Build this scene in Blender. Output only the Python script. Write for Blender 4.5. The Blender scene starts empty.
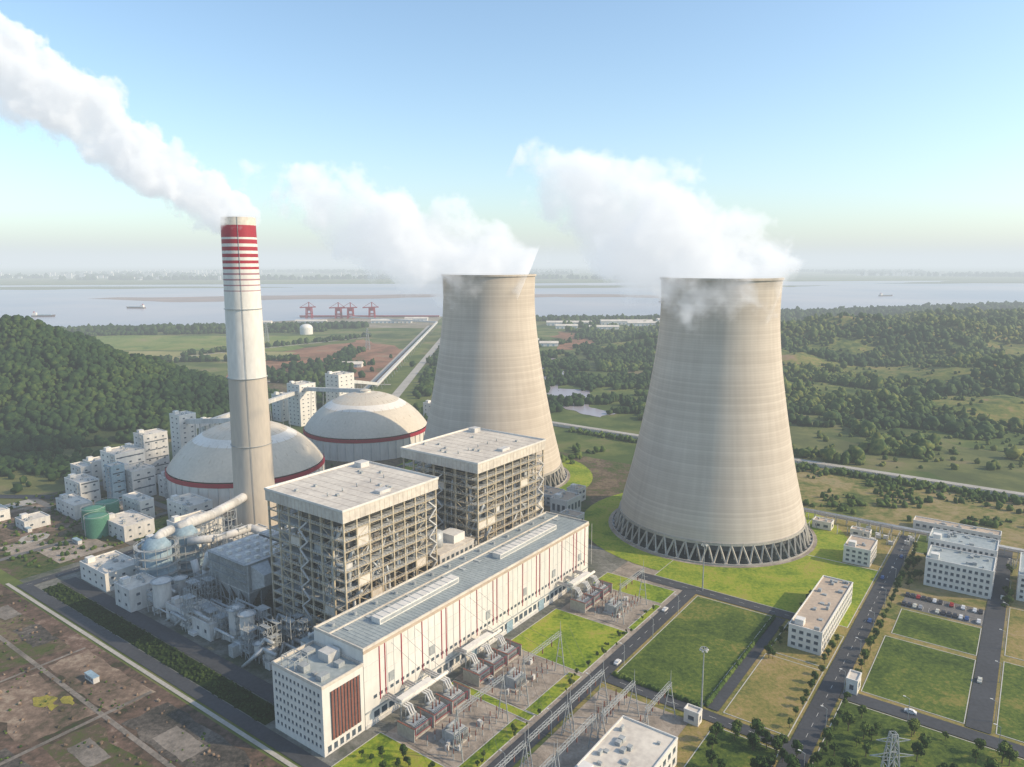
import bpy, bmesh, math, random
import numpy as np
from mathutils import Vector, Matrix, noise as mn
random.seed(7); rng=np.random.default_rng(7)
scene=bpy.context.scene
O=(-68.8,240.4); A=(.589,.808); Bv=(-.808,.589); ROT=math.atan2(.808,.589)
def W(s,w): return (O[0]+A[0]*s+Bv[0]*w, O[1]+A[1]*s+Bv[1]*w)
# ---------------------------------------------------------------- materials
def newmat(name):
    m=bpy.data.materials.new(name); m.use_nodes=True
    nt=m.node_tree; nt.nodes.clear()
    o=nt.nodes.new('ShaderNodeOutputMaterial'); return m,nt,o
def c4(c): return (c[0],c[1],c[2],1)
def N(nt,t,**k):
    n=nt.nodes.new(t)
    for a,b in k.items(): setattr(n,a,b)
    return n
def ramp(nt,stops,interp='LINEAR'):
    r=nt.nodes.new('ShaderNodeValToRGB'); e=r.color_ramp; e.interpolation=interp
    while len(e.elements)<len(stops): e.elements.new(.5)
    for i,(p,c) in enumerate(stops):
        e.elements[i].position=p; e.elements[i].color=c4(c)
    return r
def mat(name,col,col2=None,rough=.75,scale=.08,scale2=1.2,metal=0,stretch=(1,1,1),bump=0):
    if col2 is None: col2=tuple(x*.78 for x in col)
    m,nt,o=newmat(name); l=nt.links.new
    tc=N(nt,'ShaderNodeTexCoord'); mp=N(nt,'ShaderNodeMapping'); mp.inputs['Scale'].default_value=stretch
    l(tc.outputs['Object'],mp.inputs[0])
    n1=N(nt,'ShaderNodeTexNoise'); n1.inputs['Scale'].default_value=scale; n1.inputs['Detail'].default_value=6
    n2=N(nt,'ShaderNodeTexNoise'); n2.inputs['Scale'].default_value=scale2; n2.inputs['Detail'].default_value=4
    l(mp.outputs[0],n1.inputs['Vector']); l(mp.outputs[0],n2.inputs['Vector'])
    mx=N(nt,'ShaderNodeMath',operation='ADD'); l(n1.outputs[0],mx.inputs[0]); l(n2.outputs[0],mx.inputs[1])
    r=ramp(nt,[(.0,col2),(1,col)])
    ma=N(nt,'ShaderNodeMapRange'); ma.inputs[1].default_value=.75; ma.inputs[2].default_value=1.25
    l(mx.outputs[0],ma.inputs[0]); l(ma.outputs[0],r.inputs[0])
    b=N(nt,'ShaderNodeBsdfPrincipled'); b.inputs['Roughness'].default_value=rough; b.inputs['Metallic'].default_value=metal
    b.inputs['Specular IOR Level'].default_value=.3
    l(r.outputs[0],b.inputs['Base Color']); l(b.outputs[0],o.inputs[0])
    return m
def patchy(name,cols,s1=.02,s2=.25,k2=.5,rough=.95,lo=.3,hi=.7):
    """several ground colours blended by multi-scale noise in world metres"""
    m,nt,o=newmat(name); l=nt.links.new
    g=N(nt,'ShaderNodeNewGeometry')
    n1=N(nt,'ShaderNodeTexNoise'); n1.inputs['Scale'].default_value=s1; n1.inputs['Detail'].default_value=10; n1.inputs['Roughness'].default_value=.62; n1.inputs['Distortion'].default_value=.6
    n2=N(nt,'ShaderNodeTexNoise'); n2.inputs['Scale'].default_value=s2; n2.inputs['Detail'].default_value=6; n2.inputs['Roughness'].default_value=.7
    l(g.outputs['Position'],n1.inputs[0]); l(g.outputs['Position'],n2.inputs[0])
    a=N(nt,'ShaderNodeMath',operation='MULTIPLY_ADD'); a.inputs[1].default_value=k2; l(n2.outputs[0],a.inputs[0]); l(n1.outputs[0],a.inputs[2])
    ma=N(nt,'ShaderNodeMapRange'); ma.inputs[1].default_value=lo+k2*.5; ma.inputs[2].default_value=hi+k2*.5; l(a.outputs[0],ma.inputs[0])
    r=ramp(nt,[(i/(len(cols)-1),c) for i,c in enumerate(cols)]); l(ma.outputs[0],r.inputs[0])
    b=N(nt,'ShaderNodeBsdfPrincipled'); b.inputs['Roughness'].default_value=rough; b.inputs['Specular IOR Level'].default_value=.1
    bp=N(nt,'ShaderNodeBump'); bp.inputs['Strength'].default_value=.6; bp.inputs['Distance'].default_value=.6; l(n2.outputs[0],bp.inputs['Height']); l(bp.outputs[0],b.inputs['Normal'])
    l(r.outputs[0],b.inputs['Base Color']); l(b.outputs[0],o.inputs[0]); return m
WHITE=mat('white_paint',(.70,.68,.64),(.58,.565,.53),.5,.05,.5,stretch=(1,1,.3))
WHITE2=mat('white_wall',(.60,.59,.57),(.42,.42,.41),.7,.1,.6,stretch=(1,1,.3))
CREAM=mat('cream_steel',(.50,.43,.31),(.34,.29,.21),.6,.1,.8)
STEEL=mat('grey_steel',(.38,.40,.40),(.25,.27,.28),.5,.2,1)
DARKST=mat('dark_steel',(.12,.13,.14),(.07,.075,.08),.6,.2,1)
DUCT=mat('duct_cladding',(.46,.48,.49),(.32,.34,.35),.5,.1,.8,metal=.15)
CASE=mat('furnace_cladding',(.22,.20,.18),(.12,.115,.11),.7,.15,.8)
BLUEG=mat('bluegrey_cladding',(.28,.39,.46),(.19,.27,.33),.5,.1,.8)
RED=mat('red_paint',(.36,.018,.04),(.27,.015,.03),.55)
BROWN=mat('redbrown_louvre',(.24,.10,.075),(.16,.065,.05),.6)
GLASS=mat('window_glass',(.09,.12,.15),(.045,.06,.075),.2,.3,2)
DKW=mat('basin_surface',(.04,.055,.055),(.025,.035,.035),.2,.3,2)
ROOFG=mat('grey_roof',(.36,.40,.40),(.24,.28,.29),.5,.06,.5)
ROOFR=mat('roof_seam_grey',(.43,.46,.46),(.33,.36,.37),.5,.06,.5)
ROOFT=mat('tan_roof',(.48,.39,.30),(.36,.29,.23),.8,.08,.6)
ROOFW=mat('pale_roof',(.66,.61,.53),(.47,.43,.38),.7,.06,.4)
GREEN=mat('green_tank_paint',(.08,.23,.16),(.06,.17,.12),.5)
ASPH=mat('asphalt',(.058,.063,.074),(.038,.041,.048),.85,.05,.6)
ASPH2=mat('light_asphalt',(.16,.155,.15),(.10,.10,.098),.85,.05,.6)
CONC=patchy('concrete_paving',[(.16,.14,.12),(.28,.24,.20),(.40,.35,.30)],.08,.6)
CONC2=mat('pale_concrete',(.42,.40,.36),(.29,.275,.25),.85,.06,.7)
PAVE=patchy('plant_paving',[(.05,.07,.045),(.11,.115,.10),(.18,.18,.165),(.27,.26,.24)],.03,.4)
KERB=mat('kerb_concrete',(.5,.49,.45),(.38,.37,.35),.8)
LINE=mat('road_paint',(.7,.7,.67),(.5,.5,.47),.6)
LAWN=patchy('lawn',[(.03,.055,.012),(.06,.095,.02),(.10,.14,.025),(.20,.18,.05)],.035,.5,.8)
LAWN2=patchy('bright_lawn',[(.08,.14,.012),(.16,.23,.02),(.25,.29,.03),(.29,.26,.06)],.04,.5,.8)
LAWN3=patchy('dry_lawn',[(.10,.12,.035),(.18,.17,.05),(.27,.21,.08),(.31,.23,.13)],.035,.5,.7)
HEDGE_SHADE=patchy('shaded_hedge_leaves',[(.006,.016,.004),(.014,.03,.007),(.028,.052,.011)],.2,1)  # dark hedge green, with the shadow along the strip mixed into the colour
SOIL=patchy('bare_soil',[(.035,.05,.02),(.055,.045,.033),(.10,.072,.055),(.15,.10,.078),(.26,.20,.16)],.02,.2,.8)
SOIL2=patchy('pale_soil',[(.06,.06,.035),(.12,.09,.068),(.20,.145,.11),(.31,.25,.19)],.03,.25,.8)
SOILG=patchy('weedy_soil',[(.035,.06,.018),(.075,.09,.03),(.09,.072,.05),(.16,.12,.085),(.11,.14,.04)],.03,.25,.8)
MEAD=patchy('plant_meadow',[(.05,.08,.02),(.11,.13,.035),(.21,.18,.07),(.28,.22,.12),(.12,.16,.045)],.016,.15,.7)
def foliage(name,dark,mid,light,sc=.012):
    m,nt,o=newmat(name); l=nt.links.new
    g=N(nt,'ShaderNodeNewGeometry')
    n1=N(nt,'ShaderNodeTexNoise'); n1.inputs['Scale'].default_value=sc; n1.inputs['Detail'].default_value=7
    n2=N(nt,'ShaderNodeTexNoise'); n2.inputs['Scale'].default_value=.23; n2.inputs['Detail'].default_value=4
    l(g.outputs['Position'],n1.inputs[0]); l(g.outputs['Position'],n2.inputs[0])
    a=N(nt,'ShaderNodeMath',operation='ADD'); l(n1.outputs[0],a.inputs[0]); l(n2.outputs[0],a.inputs[1])
    ma=N(nt,'ShaderNodeMapRange'); ma.inputs[1].default_value=.75; ma.inputs[2].default_value=1.28; l(a.outputs[0],ma.inputs[0])
    r=ramp(nt,[(0,dark),(.5,mid),(1,light)]); l(ma.outputs[0],r.inputs[0])
    b=N(nt,'ShaderNodeBsdfPrincipled'); b.inputs['Roughness'].default_value=.8; b.inputs['Specular IOR Level'].default_value=.12
    l(r.outputs[0],b.inputs['Base Color']); l(b.outputs[0],o.inputs[0]); return m
FOL=foliage('forest_leaves',(.010,.028,.012),(.022,.05,.016),(.06,.09,.022))
FOLR=foliage('hill_leaves',(.014,.04,.016),(.045,.082,.022),(.16,.17,.04),.007)
FOLN=foliage('tree_leaves',(.02,.045,.012),(.05,.09,.02),(.11,.15,.03),.05)
FOLH=foliage('shaded_clipped_hedge',(.008,.02,.006),(.018,.036,.009),(.035,.06,.014),.05)  # hedge clumps darkened to match the strip's painted-in shadow
BARK=mat('bark',(.12,.09,.06),None,.9)
# ---------------------------------------------------------------- mesh helpers
def mkmesh(name,verts,faces,material,parent=None,smooth=False,loc=None,rot=0):
    me=bpy.data.meshes.new(name); me.from_pydata([tuple(v) for v in verts],[],faces); me.update()
    if smooth: me.polygons.foreach_set('use_smooth',[True]*len(me.polygons))
    if material: me.materials.append(material)
    ob=bpy.data.objects.new(name,me); scene.collection.objects.link(ob)
    if parent: ob.parent=parent
    if loc: ob.location=loc
    if rot: ob.rotation_euler=(0,0,rot)
    return ob
class Part:
    def __init__(s,name,m,ox,oy,smooth=False): s.name=name;s.m=m;s.v=[];s.f=[];s.ox=ox;s.oy=oy;s.smooth=smooth
    def _a(s,vs,fs):
        n=len(s.v); s.v+= [(x-s.ox,y-s.oy,z) for x,y,z in vs]; s.f+=[tuple(i+n for i in f) for f in fs]
    def box(s,x0,x1,y0,y1,z0,z1):
        s._a([(x0,y0,z0),(x1,y0,z0),(x1,y1,z0),(x0,y1,z0),(x0,y0,z1),(x1,y0,z1),(x1,y1,z1),(x0,y1,z1)],
          [(0,3,2,1),(4,5,6,7),(0,1,5,4),(1,2,6,5),(2,3,7,6),(3,0,4,7)]); return s
    def cyl(s,x,y,z0,z1,r0,r1=None,n=24,cap=True):
        if r1 is None:r1=r0
        vs=[];
        for z,r in ((z0,r0),(z1,r1)):
            for i in range(n):
                a=2*math.pi*i/n; vs.append((x+r*math.cos(a),y+r*math.sin(a),z))
        fs=[(i,(i+1)%n,n+(i+1)%n,n+i) for i in range(n)]
        if cap: fs+=[tuple(range(n,2*n)),tuple(range(n-1,-1,-1))]
        s._a(vs,fs); return s
    def beam(s,p,q,t=.3,t2=None,n=4):
        t2=t if t2 is None else t2
        p=Vector(p);q=Vector(q);d=(q-p)
        if d.length<1e-6:return s
        d.normalize(); up=Vector((0,0,1)) if abs(d.z)<.95 else Vector((1,0,0))
        u=d.cross(up).normalized();v=d.cross(u).normalized()
        vs=[]
        for c,tt in((p,t),(q,t2)):
            for i in range(n):
                a=2*math.pi*(i+.5)/n; vs.append(tuple(c+(u*math.cos(a)+v*math.sin(a))*tt*(.7071 if n==4 else .5)))
        fs=[(i,(i+1)%n,n+(i+1)%n,n+i) for i in range(n)]+[tuple(range(n,2*n)),tuple(range(n-1,-1,-1))]
        s._a(vs,fs); return s
    def pipe(s,pts,r):
        for a,b in zip(pts[:-1],pts[1:]): s.beam(a,b,2*r,None,12)
        for a in pts[1:-1]: s.ball(a,r*1.02)
        return s
    def ball(s,c,r,h=None,n=12,k=6,zmin=-1):
        h=h or r; prof=[]
        for j in range(k+1):
            a=-math.pi/2*(-zmin)+ (math.pi/2+math.pi/2*(-zmin))*j/k
            prof.append((r*math.cos(a),h*math.sin(a)))
        return s.lathe(c,prof,n)
    def lathe(s,c,prof,n=48):
        vs=[];m=len(prof)
        for r,z in prof:
            r=max(r,1e-3)
            for i in range(n):
                a=2*math.pi*i/n; vs.append((c[0]+r*math.cos(a),c[1]+r*math.sin(a),c[2]+z))
        fs=[(j*n+i,j*n+(i+1)%n,(j+1)*n+(i+1)%n,(j+1)*n+i) for j in range(m-1) for i in range(n)]
        s._a(vs,fs); return s
    def truss(s,p,q,w=1.2,t=.15,step=2.5):
        p=Vector(p);q=Vector(q);d=q-p;L=d.length;d.normalize();up=Vector((0,0,1)) if abs(d.z)<.9 else Vector((1,0,0))
        u=d.cross(up).normalized()*w/2;v=d.cross(u).normalized()*w/2
        cs=[u+v,u-v,-u-v,-u+v]
        for c in cs: s.beam(p+c,q+c,t)
        n=max(1,int(L/step))
        for i in range(n):
            a=p+d*L*i/n;b=p+d*L*(i+1)/n
            for k in range(4): s.beam(a+cs[k],b+cs[(k+1)%4],t*.7)
        return s
class Bld:
    """Building: an empty with part meshes; coordinates are plant grid metres (s,w) or world when world=True"""
    def __init__(s,name,x,y,world=False):
        s.e=bpy.data.objects.new(name,None); scene.collection.objects.link(s.e)
        s.x=x;s.y=y;s.p={}
        if world: s.e.location=(x,y,0)
        else:
            X,Y=W(x,y); s.e.location=(X,Y,0); s.e.rotation_euler=(0,0,ROT)
    def part(s,name,m,smooth=False):
        if name not in s.p: s.p[name]=Part(name,m,s.x,s.y,smooth)
        return s.p[name]
    def done(s):
        for k,p in s.p.items():
            if p.v: mkmesh(k,p.v,p.f,p.m,s.e,p.smooth)
        return s.e
def windows(b,face,x0,x1,z0,z1,nx,nz,fx,ww=.6,wh=.55,m=None,name='windows',out=.08,frames=True):
    p=b.part(name,m or GLASS); q=b.part('window_frames',WHITE2)
    for i in range(nx):
        for j in range(nz):
            cx=x0+(x1-x0)*(i+.5)/nx; hw=(x1-x0)/nx*ww/2; cz=z0+(z1-z0)*(j+.5)/nz; hh=(z1-z0)/nz*wh/2
            sg=-1 if face[1]=='-' else 1
            a,c=sorted((fx-sg*.05,fx+sg*out*.5)); f0,f1=sorted((fx,fx+sg*.22))
            if face[0]=='w':
                p.box(cx-hw,cx+hw,a,c,cz-hh,cz+hh)
                if frames: q.box(cx-hw-.15,cx+hw+.15,f0,f1,cz-hh-.3,cz-hh-.01)
            else:
                p.box(a,c,cx-hw,cx+hw,cz-hh,cz+hh)
                if frames: q.box(f0,f1,cx-hw-.15,cx+hw+.15,cz-hh-.3,cz-hh-.01)
def parapet(p,x0,x1,y0,y1,z,h=1.,t=.4):
    p.box(x0-.1,x1+.1,y0-.1,y0+t,z,z+h);p.box(x0-.1,x1+.1,y1-t,y1+.1,z,z+h)
    p.box(x0-.1,x0+t,y0+t,y1-t,z,z+h);p.box(x1-t,x1+.1,y0+t,y1-t,z,z+h)
# ---------------------------------------------------------------- ground sheets
zc=[.05]
def sheet(name,pts,m,z=None,world=False):
    if z is None: z=zc[0]; zc[0]+=.006
    P=[(p if world else W(*p)) for p in pts]
    cx=sum(p[0] for p in P)/len(P);cy=sum(p[1] for p in P)/len(P)
    ob=mkmesh(name,[(p[0]-cx,p[1]-cy,0) for p in P],[tuple(range(len(P)))],m,loc=(cx,cy,z))
    bm=bmesh.new();bm.from_mesh(ob.data)
    bmesh.ops.recalc_face_normals(bm,faces=bm.faces)
    for f in bm.faces:
        if f.normal.z<0:f.normal_flip()
    bm.to_mesh(ob.data);bm.free()
    return ob
def rect(name,s0,s1,w0,w1,m,z=None): return sheet(name,[(s0,w0),(s1,w0),(s1,w1),(s0,w1)],m,z)
kerbs=Bld('kerb',0,0); kp=kerbs.part('kerbstones',KERB)
def kerbrect(s0,s1,w0,w1,h=.2):
    t=.35
    kp.box(s0-t,s1+t,w0-t,w0,0,h);kp.box(s0-t,s1+t,w1,w1+t,0,h);kp.box(s0-t,s0,w0,w1,0,h);kp.box(s1,s1+t,w0,w1,0,h)
def lawn(s0,s1,w0,w1,m=LAWN):
    rect('lawn',s0,s1,w0,w1,m,.15+random.random()*.02); kerbrect(s0,s1,w0,w1)
marks=Bld('road_marking',0,0); mk=marks.part('paint',LINE)
def road(s0,w0,s1,w1,width=8,m=ASPH,name='road',dash=True):
    h=width/2
    if abs(s1-s0)>abs(w1-w0):
        rect(name,min(s0,s1),max(s0,s1),w0-h,w0+h,m)
        if dash:
            x=min(s0,s1)+4
            while x<max(s0,s1)-4: mk.box(x,x+3,w0-.06,w0+.06,.3,.31); x+=8
    else:
        rect(name,s0-h,s0+h,min(w0,w1),max(w0,w1),m)
        if dash:
            x=min(w0,w1)+4
            while x<max(w0,w1)-4: mk.box(s0-.06,s0+.06,x,x+3,.3,.31); x+=8
def ground_mat():
    m,nt,o=newmat('countryside'); l=nt.links.new
    g=N(nt,'ShaderNodeNewGeometry')
    vz=N(nt,'ShaderNodeMapping'); vz.inputs['Scale'].default_value=(.004,.0025,1); vz.inputs['Rotation'].default_value=(0,0,.4)
    l(g.outputs['Position'],vz.inputs[0])
    dn=N(nt,'ShaderNodeTexNoise'); dn.inputs['Scale'].default_value=1.3; l(vz.outputs[0],dn.inputs[0])
    mxv=N(nt,'ShaderNodeMixRGB'); mxv.inputs[0].default_value=.12; l(vz.outputs[0],mxv.inputs[1]); l(dn.outputs['Color'],mxv.inputs[2])
    vo=N(nt,'ShaderNodeTexVoronoi'); vo.inputs['Scale'].default_value=2.6; l(mxv.outputs[0],vo.inputs['Vector'])
    r=ramp(nt,[(0,(.05,.08,.025)),(.3,(.09,.13,.035)),(.5,(.16,.18,.06)),(.65,(.045,.075,.025)),(.8,(.2,.17,.09)),(1,(.09,.12,.04))])
    l(vo.outputs['Color'],r.inputs[0])
    n1=N(nt,'ShaderNodeTexNoise'); n1.inputs['Scale'].default_value=.012; n1.inputs['Detail'].default_value=11; n1.inputs['Roughness'].default_value=.65; l(g.outputs['Position'],n1.inputs[0])
    r2=ramp(nt,[(.34,(.025,.05,.015)),(.46,(.06,.09,.025)),(.54,(.13,.15,.045)),(.64,(.22,.17,.10))]); l(n1.outputs[0],r2.inputs[0])
    mx=N(nt,'ShaderNodeMixRGB'); mx.inputs[0].default_value=.65; l(r.outputs[0],mx.inputs[1]); l(r2.outputs[0],mx.inputs[2])
    b=N(nt,'ShaderNodeBsdfPrincipled'); b.inputs['Roughness'].default_value=.95; b.inputs['Specular IOR Level'].default_value=.1
    l(mx.outputs[0],b.inputs['Base Color']); l(b.outputs[0],o.inputs[0]); return m
GROUND=ground_mat()
R=70000; sheet('ground',[(R*math.cos(i*math.pi/32),R*math.sin(i*math.pi/32)) for i in range(64)],GROUND,0,True)
# ---------------------------------------------------------------- river
def water_mat():
    m,nt,o=newmat('river_water'); l=nt.links.new
    g=N(nt,'ShaderNodeNewGeometry')
    n=N(nt,'ShaderNodeTexNoise'); n.inputs['Scale'].default_value=.02; n.inputs['Detail'].default_value=6; l(g.outputs['Position'],n.inputs[0])
    n2=N(nt,'ShaderNodeTexNoise'); n2.inputs['Scale'].default_value=.0009; n2.inputs['Detail'].default_value=5; l(g.outputs['Position'],n2.inputs[0])
    r=ramp(nt,[(.35,(.20,.21,.27)),(.65,(.38,.33,.34))]); l(n2.outputs[0],r.inputs[0])
    b=N(nt,'ShaderNodeBsdfPrincipled'); b.inputs['Roughness'].default_value=.3; b.inputs['Specular IOR Level'].default_value=.4
    bp=N(nt,'ShaderNodeBump'); bp.inputs['Strength'].default_value=.3; bp.inputs['Distance'].default_value=2; l(n.outputs[0],bp.inputs['Height']); l(bp.outputs[0],b.inputs['Normal'])
    l(r.outputs[0],b.inputs['Base Color']); l(b.outputs[0],o.inputs[0]); return m
WATER=water_mat()
def wob(pts,amp,n=12,seed=0):
    out=[]
    for i in range(len(pts)):
        a=pts[i];b=pts[(i+1)%len(pts)]
        for k in range(n):
            t=k/n;x=a[0]+(b[0]-a[0])*t;y=a[1]+(b[1]-a[1])*t
            f=3/amp/6
            out.append((x+amp*mn.noise(Vector((x*f,y*f,seed))),y+amp*mn.noise(Vector((x*f,y*f,seed+9)))))
    return out
near=[(-6000,1300),(-3000,1650),(-1400,1880),(-1050,1930),(-750,2200),(-500,2420),(-200,2420),(60,2330),(450,2400),(900,2620),(1500,2900),(2300,3250),(3500,3700),(9000,4600)]
far=[(12000,8500),(6000,7400),(3500,7000),(1500,6600),(0,6200),(-2000,6000),(-4500,5600),(-9000,4500)]
sheet('river',near+far,WATER,.4,True)
MUD=mat('sandbar_mud',(.30,.22,.19),(.2,.16,.15),.9,.002,.01)
sheet('sandbar',wob([(-1500,3300),(-600,3700),(300,3800),(900,3750),(700,4050),(-300,4150),(-1500,3900),(-2100,3600)],150),MUD,.6,True)
sheet('sandbar',wob([(-3600,4700),(-2600,5000),(-1600,5200),(-2500,5500),(-4200,5300)],150,seed=3),mat('sandbar_grass',(.14,.15,.07),(.08,.10,.045),.9,.002,.01),.6,True)
sheet('sandbar',wob([(-600,5000),(1500,5200),(2600,5600),(1200,5900),(-400,5500)],150,seed=13),mat('sandbar_reeds',(.15,.15,.08),(.09,.11,.05),.9,.002,.01),.65,True)
sheet('far_bank_fields',wob([(3000,6100),(6500,6500),(11000,7600),(12000,9000),(4500,7300)],150,seed=5),mat('far_bank_land',(.10,.12,.055),(.06,.08,.035),.9,.001,.01),.7,True)
sheet('pond',wob([(35,1150),(75,1240),(100,1130),(150,1110),(120,1060),(60,1080)],12),WATER,.3,True)
sheet('pond',wob([(55,960),(70,1030),(110,1010),(95,900),(130,850),(100,835),(65,880)],10,seed=4),WATER,.3,True)
sheet('pond',wob([(1500,1900),(1800,1950),(1850,2020),(1550,2000)],20,seed=4),WATER,.3,True)
sheet('pond',wob([(330,1180),(380,1200),(370,1260),(320,1240)],10,seed=8),WATER,.3,True)
sheet('pond',wob([(1150,2250),(1500,2330),(1600,2450),(1250,2380)],20,seed=9),WATER,.3,True)
sheet('canal',[(20,860),(45,870),(65,1000),(85,1400),(60,1400),(40,1000)],WATER,.25,True)
# ---------------------------------------------------------------- terrain & forests
def hl(x,y):
    h=82*math.exp(-((x+590)/135)**2/2-((y-900)/112)**2/2)+58*math.exp(-((x+800)/150)**2/2-((y-850)/120)**2/2)+20*math.exp(-((x+400)/80)**2/2-((y-830)/70)**2/2)
    return h*(1+.16*mn.fractal(Vector((x*.011,y*.011,1)),1,2,4))-12
HR=[(640,1480,52,150,110),(900,1400,44,170,130),(430,1260,34,100,100),(720,1060,34,130,80),(1050,1750,52,240,150),(380,980,20,80,60),(570,860,24,110,50),(1350,1500,46,240,170),(950,1000,36,140,100),(300,1500,22,120,80),(760,760,16,120,45)]
def hr(x,y):
    h=sum(a*math.exp(-((x-cx)/sx)**2/2-((y-cy)/sy)**2/2) for cx,cy,a,sx,sy in HR)
    return h*(1+.45*mn.fractal(Vector((x*.008,y*.008,5)),1,2,4))-8
def terrain(name,fn,x0,x1,y0,y1,st,m):
    nx=int((x1-x0)/st)+1;ny=int((y1-y0)/st)+1
    vs=[(x0+i*st,y0+j*st,fn(x0+i*st,y0+j*st)) for j in range(ny) for i in range(nx)]
    fs=[(j*nx+i,j*nx+i+1,(j+1)*nx+i+1,(j+1)*nx+i) for j in range(ny-1) for i in range(nx-1)]
    return mkmesh(name,vs,fs,m,smooth=True)
HILLM=patchy('hill_grass',[(.025,.05,.015),(.06,.09,.025),(.13,.15,.04),(.21,.18,.06),(.27,.18,.11)],.009,.07,.7)
terrain('forested_hill',hl,-1200,-180,560,1300,12,mat('hill_ground',(.04,.06,.02),(.02,.035,.01),.95,.02,.2))
terrain('rolling_hills',hr,120,2100,560,2150,14,HILLM)
bm=bmesh.new();bmesh.ops.create_icosphere(bm,subdivisions=2,radius=1)
IV=np.array([v.co[:] for v in bm.verts]);IF=np.array([[v.index for v in f.verts] for f in bm.faces]);bm.free()
def forest(name,pts,m,jj=.22):
    pts=np.array(pts,dtype=float);n=len(pts);k=len(IV)
    an=rng.uniform(0,6.28,n);ca,sa=np.cos(an),np.sin(an)
    jit=1+rng.normal(0,jj,(n,k));V=IV[None]*jit[:,:,None]
    sx=pts[:,3]*rng.uniform(.42,.62,n);sy=pts[:,3]*rng.uniform(.42,.62,n);sz=pts[:,3]*rng.uniform(.42,.75,n)
    X=V[:,:,0]*sx[:,None];Y=V[:,:,1]*sy[:,None];Z=V[:,:,2]*sz[:,None]
    P=np.stack([X*ca[:,None]-Y*sa[:,None]+pts[:,0,None],X*sa[:,None]+Y*ca[:,None]+pts[:,1,None],Z+pts[:,2,None]+(pts[:,3]*.5)[:,None]],-1).reshape(-1,3)
    F=(IF[None]+(np.arange(n)*k)[:,None,None]).reshape(-1)
    me=bpy.data.meshes.new(name);me.vertices.add(len(P));me.vertices.foreach_set('co',P.ravel())
    nf=len(F)//3;me.loops.add(len(F));me.loops.foreach_set('vertex_index',F.astype(np.int32))
    me.polygons.add(nf);me.polygons.foreach_set('loop_start',np.arange(0,len(F),3,dtype=np.int32));me.polygons.foreach_set('loop_total',np.full(nf,3,dtype=np.int32))
    me.update(calc_edges=True);me.validate();me.materials.append(m)
    ob=bpy.data.objects.new(name,me);scene.collection.objects.link(ob);return ob
pts=[]
y=600
while y<1200:
    x=-1000+random.random()*6
    while x<-200:
        xx=x+random.uniform(-3,3);yy=y+random.uniform(-3,3);h=hl(xx,yy)
        if h>-1 and mn.noise(Vector((xx*.02,yy*.02,2)))>-.38-h*.01 and abs(xx)<yy*.74+40: pts.append((xx,yy,h,random.choice((3.5,4.5,5.5,6,7,9.5))))
        x+=5.2
    y+=5.2
forest('forest_on_hill',pts,FOL)
pts=[]
y=620
while y<2300:
    st=6.4+ (y-600)*.0055
    x=150+random.random()*6
    while x<min(2000,y*.76+60):
        xx=x+random.uniform(-4,4);yy=y+random.uniform(-4,4);h=max(hr(xx,yy),0)
        v=mn.fractal(Vector((xx*.0075,yy*.0075,3)),1,2,5)+h*.004
        s_=(xx+68.8)*.589+(yy-240.4)*.808
        if v>.02 and s_>535: pts.append((xx,yy,h-.5,random.uniform(3.5,6.5)+random.random()**4*8+(yy-600)*.002))
        elif v>-.3 and s_>535 and random.random()<.2: pts.append((xx,yy,h-.5,random.uniform(2,5)))
        x+=st
    y+=st
forest('forest_on_hills',pts,FOLR)
pts=[]
def belt(x0,y0,x1,y1,wd,n,a=6,b=11):
    for i in range(n):
        t=random.random();pts.append((x0+(x1-x0)*t+random.gauss(0,wd),y0+(y1-y0)*t+random.gauss(0,wd),0,random.uniform(a,b)))
for i in range(9500):
    x=random.uniform(-60,520);yy=random.uniform(780,1650)
    if mn.fractal(Vector((x*.008,yy*.008,8)),1,2,3)>-.08 and (x+68.8)*.589+(yy-240.4)*.808>540 and not(20<x<150 and mn.noise(Vector((x*.02,yy*.02,0)))>.1): pts.append((x,yy,0,random.uniform(4.5,9)))
belt(-1150,1860,-420,2020,14,700,9,16);belt(-1100,1780,-500,1900,8,200);belt(60,2250,500,2280,15,200,10,15)
belt(700,2350,2200,3000,45,900,11,19);belt(1100,2300,2600,2700,60,800,11,19)
belt(-260,900,-330,1500,10,160);belt(-120,960,-150,1900,6,260);belt(-900,1300,-400,1330,8,180);belt(-330,1100,-320,1300,40,160)
belt(-640,1400,-350,1760,8,120);belt(200,1700,700,1900,30,400);belt(-420,800,-260,900,25,260);belt(-480,640,-330,600,18,220,4,8);belt(-100,780,-60,900,14,160)
forest('woodland_belt',pts,FOL)
pts=[]
for k in range(30):
    x0=random.uniform(-7000,7000);y0=random.uniform(7200,14000)
    belt(x0,y0,x0+random.uniform(900,2500),y0+random.uniform(-200,200),40,90,25,45)
forest('far_shore_trees',pts,FOL)
b=Bld('distant_town',0,8000,True);p=b.part('blocks',WHITE2);rn=random.Random(4)
for k in range(14):
    cx=rn.uniform(-6500,6500);cy=rn.uniform(7600,13000)
    for i in range(34):
        x=cx+rn.gauss(0,420);y=cy+rn.gauss(0,250);h=rn.choice((12,15,20,30,45,60));w=rn.uniform(20,60);p.box(x,x+w,y,y+20,0,h)
b.done()
FG=patchy('crop_field',[(.07,.12,.03),(.13,.18,.04),(.19,.21,.06),(.22,.2,.09)],.012,.1);FY=patchy('pale_field',[(.15,.17,.06),(.24,.23,.09),(.3,.26,.12)],.012,.1)
RS=patchy('red_soil',[(.10,.10,.04),(.18,.095,.06),(.28,.14,.085),(.24,.18,.12)],.012,.08);FL=patchy('dark_field',[(.05,.08,.025),(.09,.12,.035),(.14,.15,.06)],.012,.1)
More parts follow.
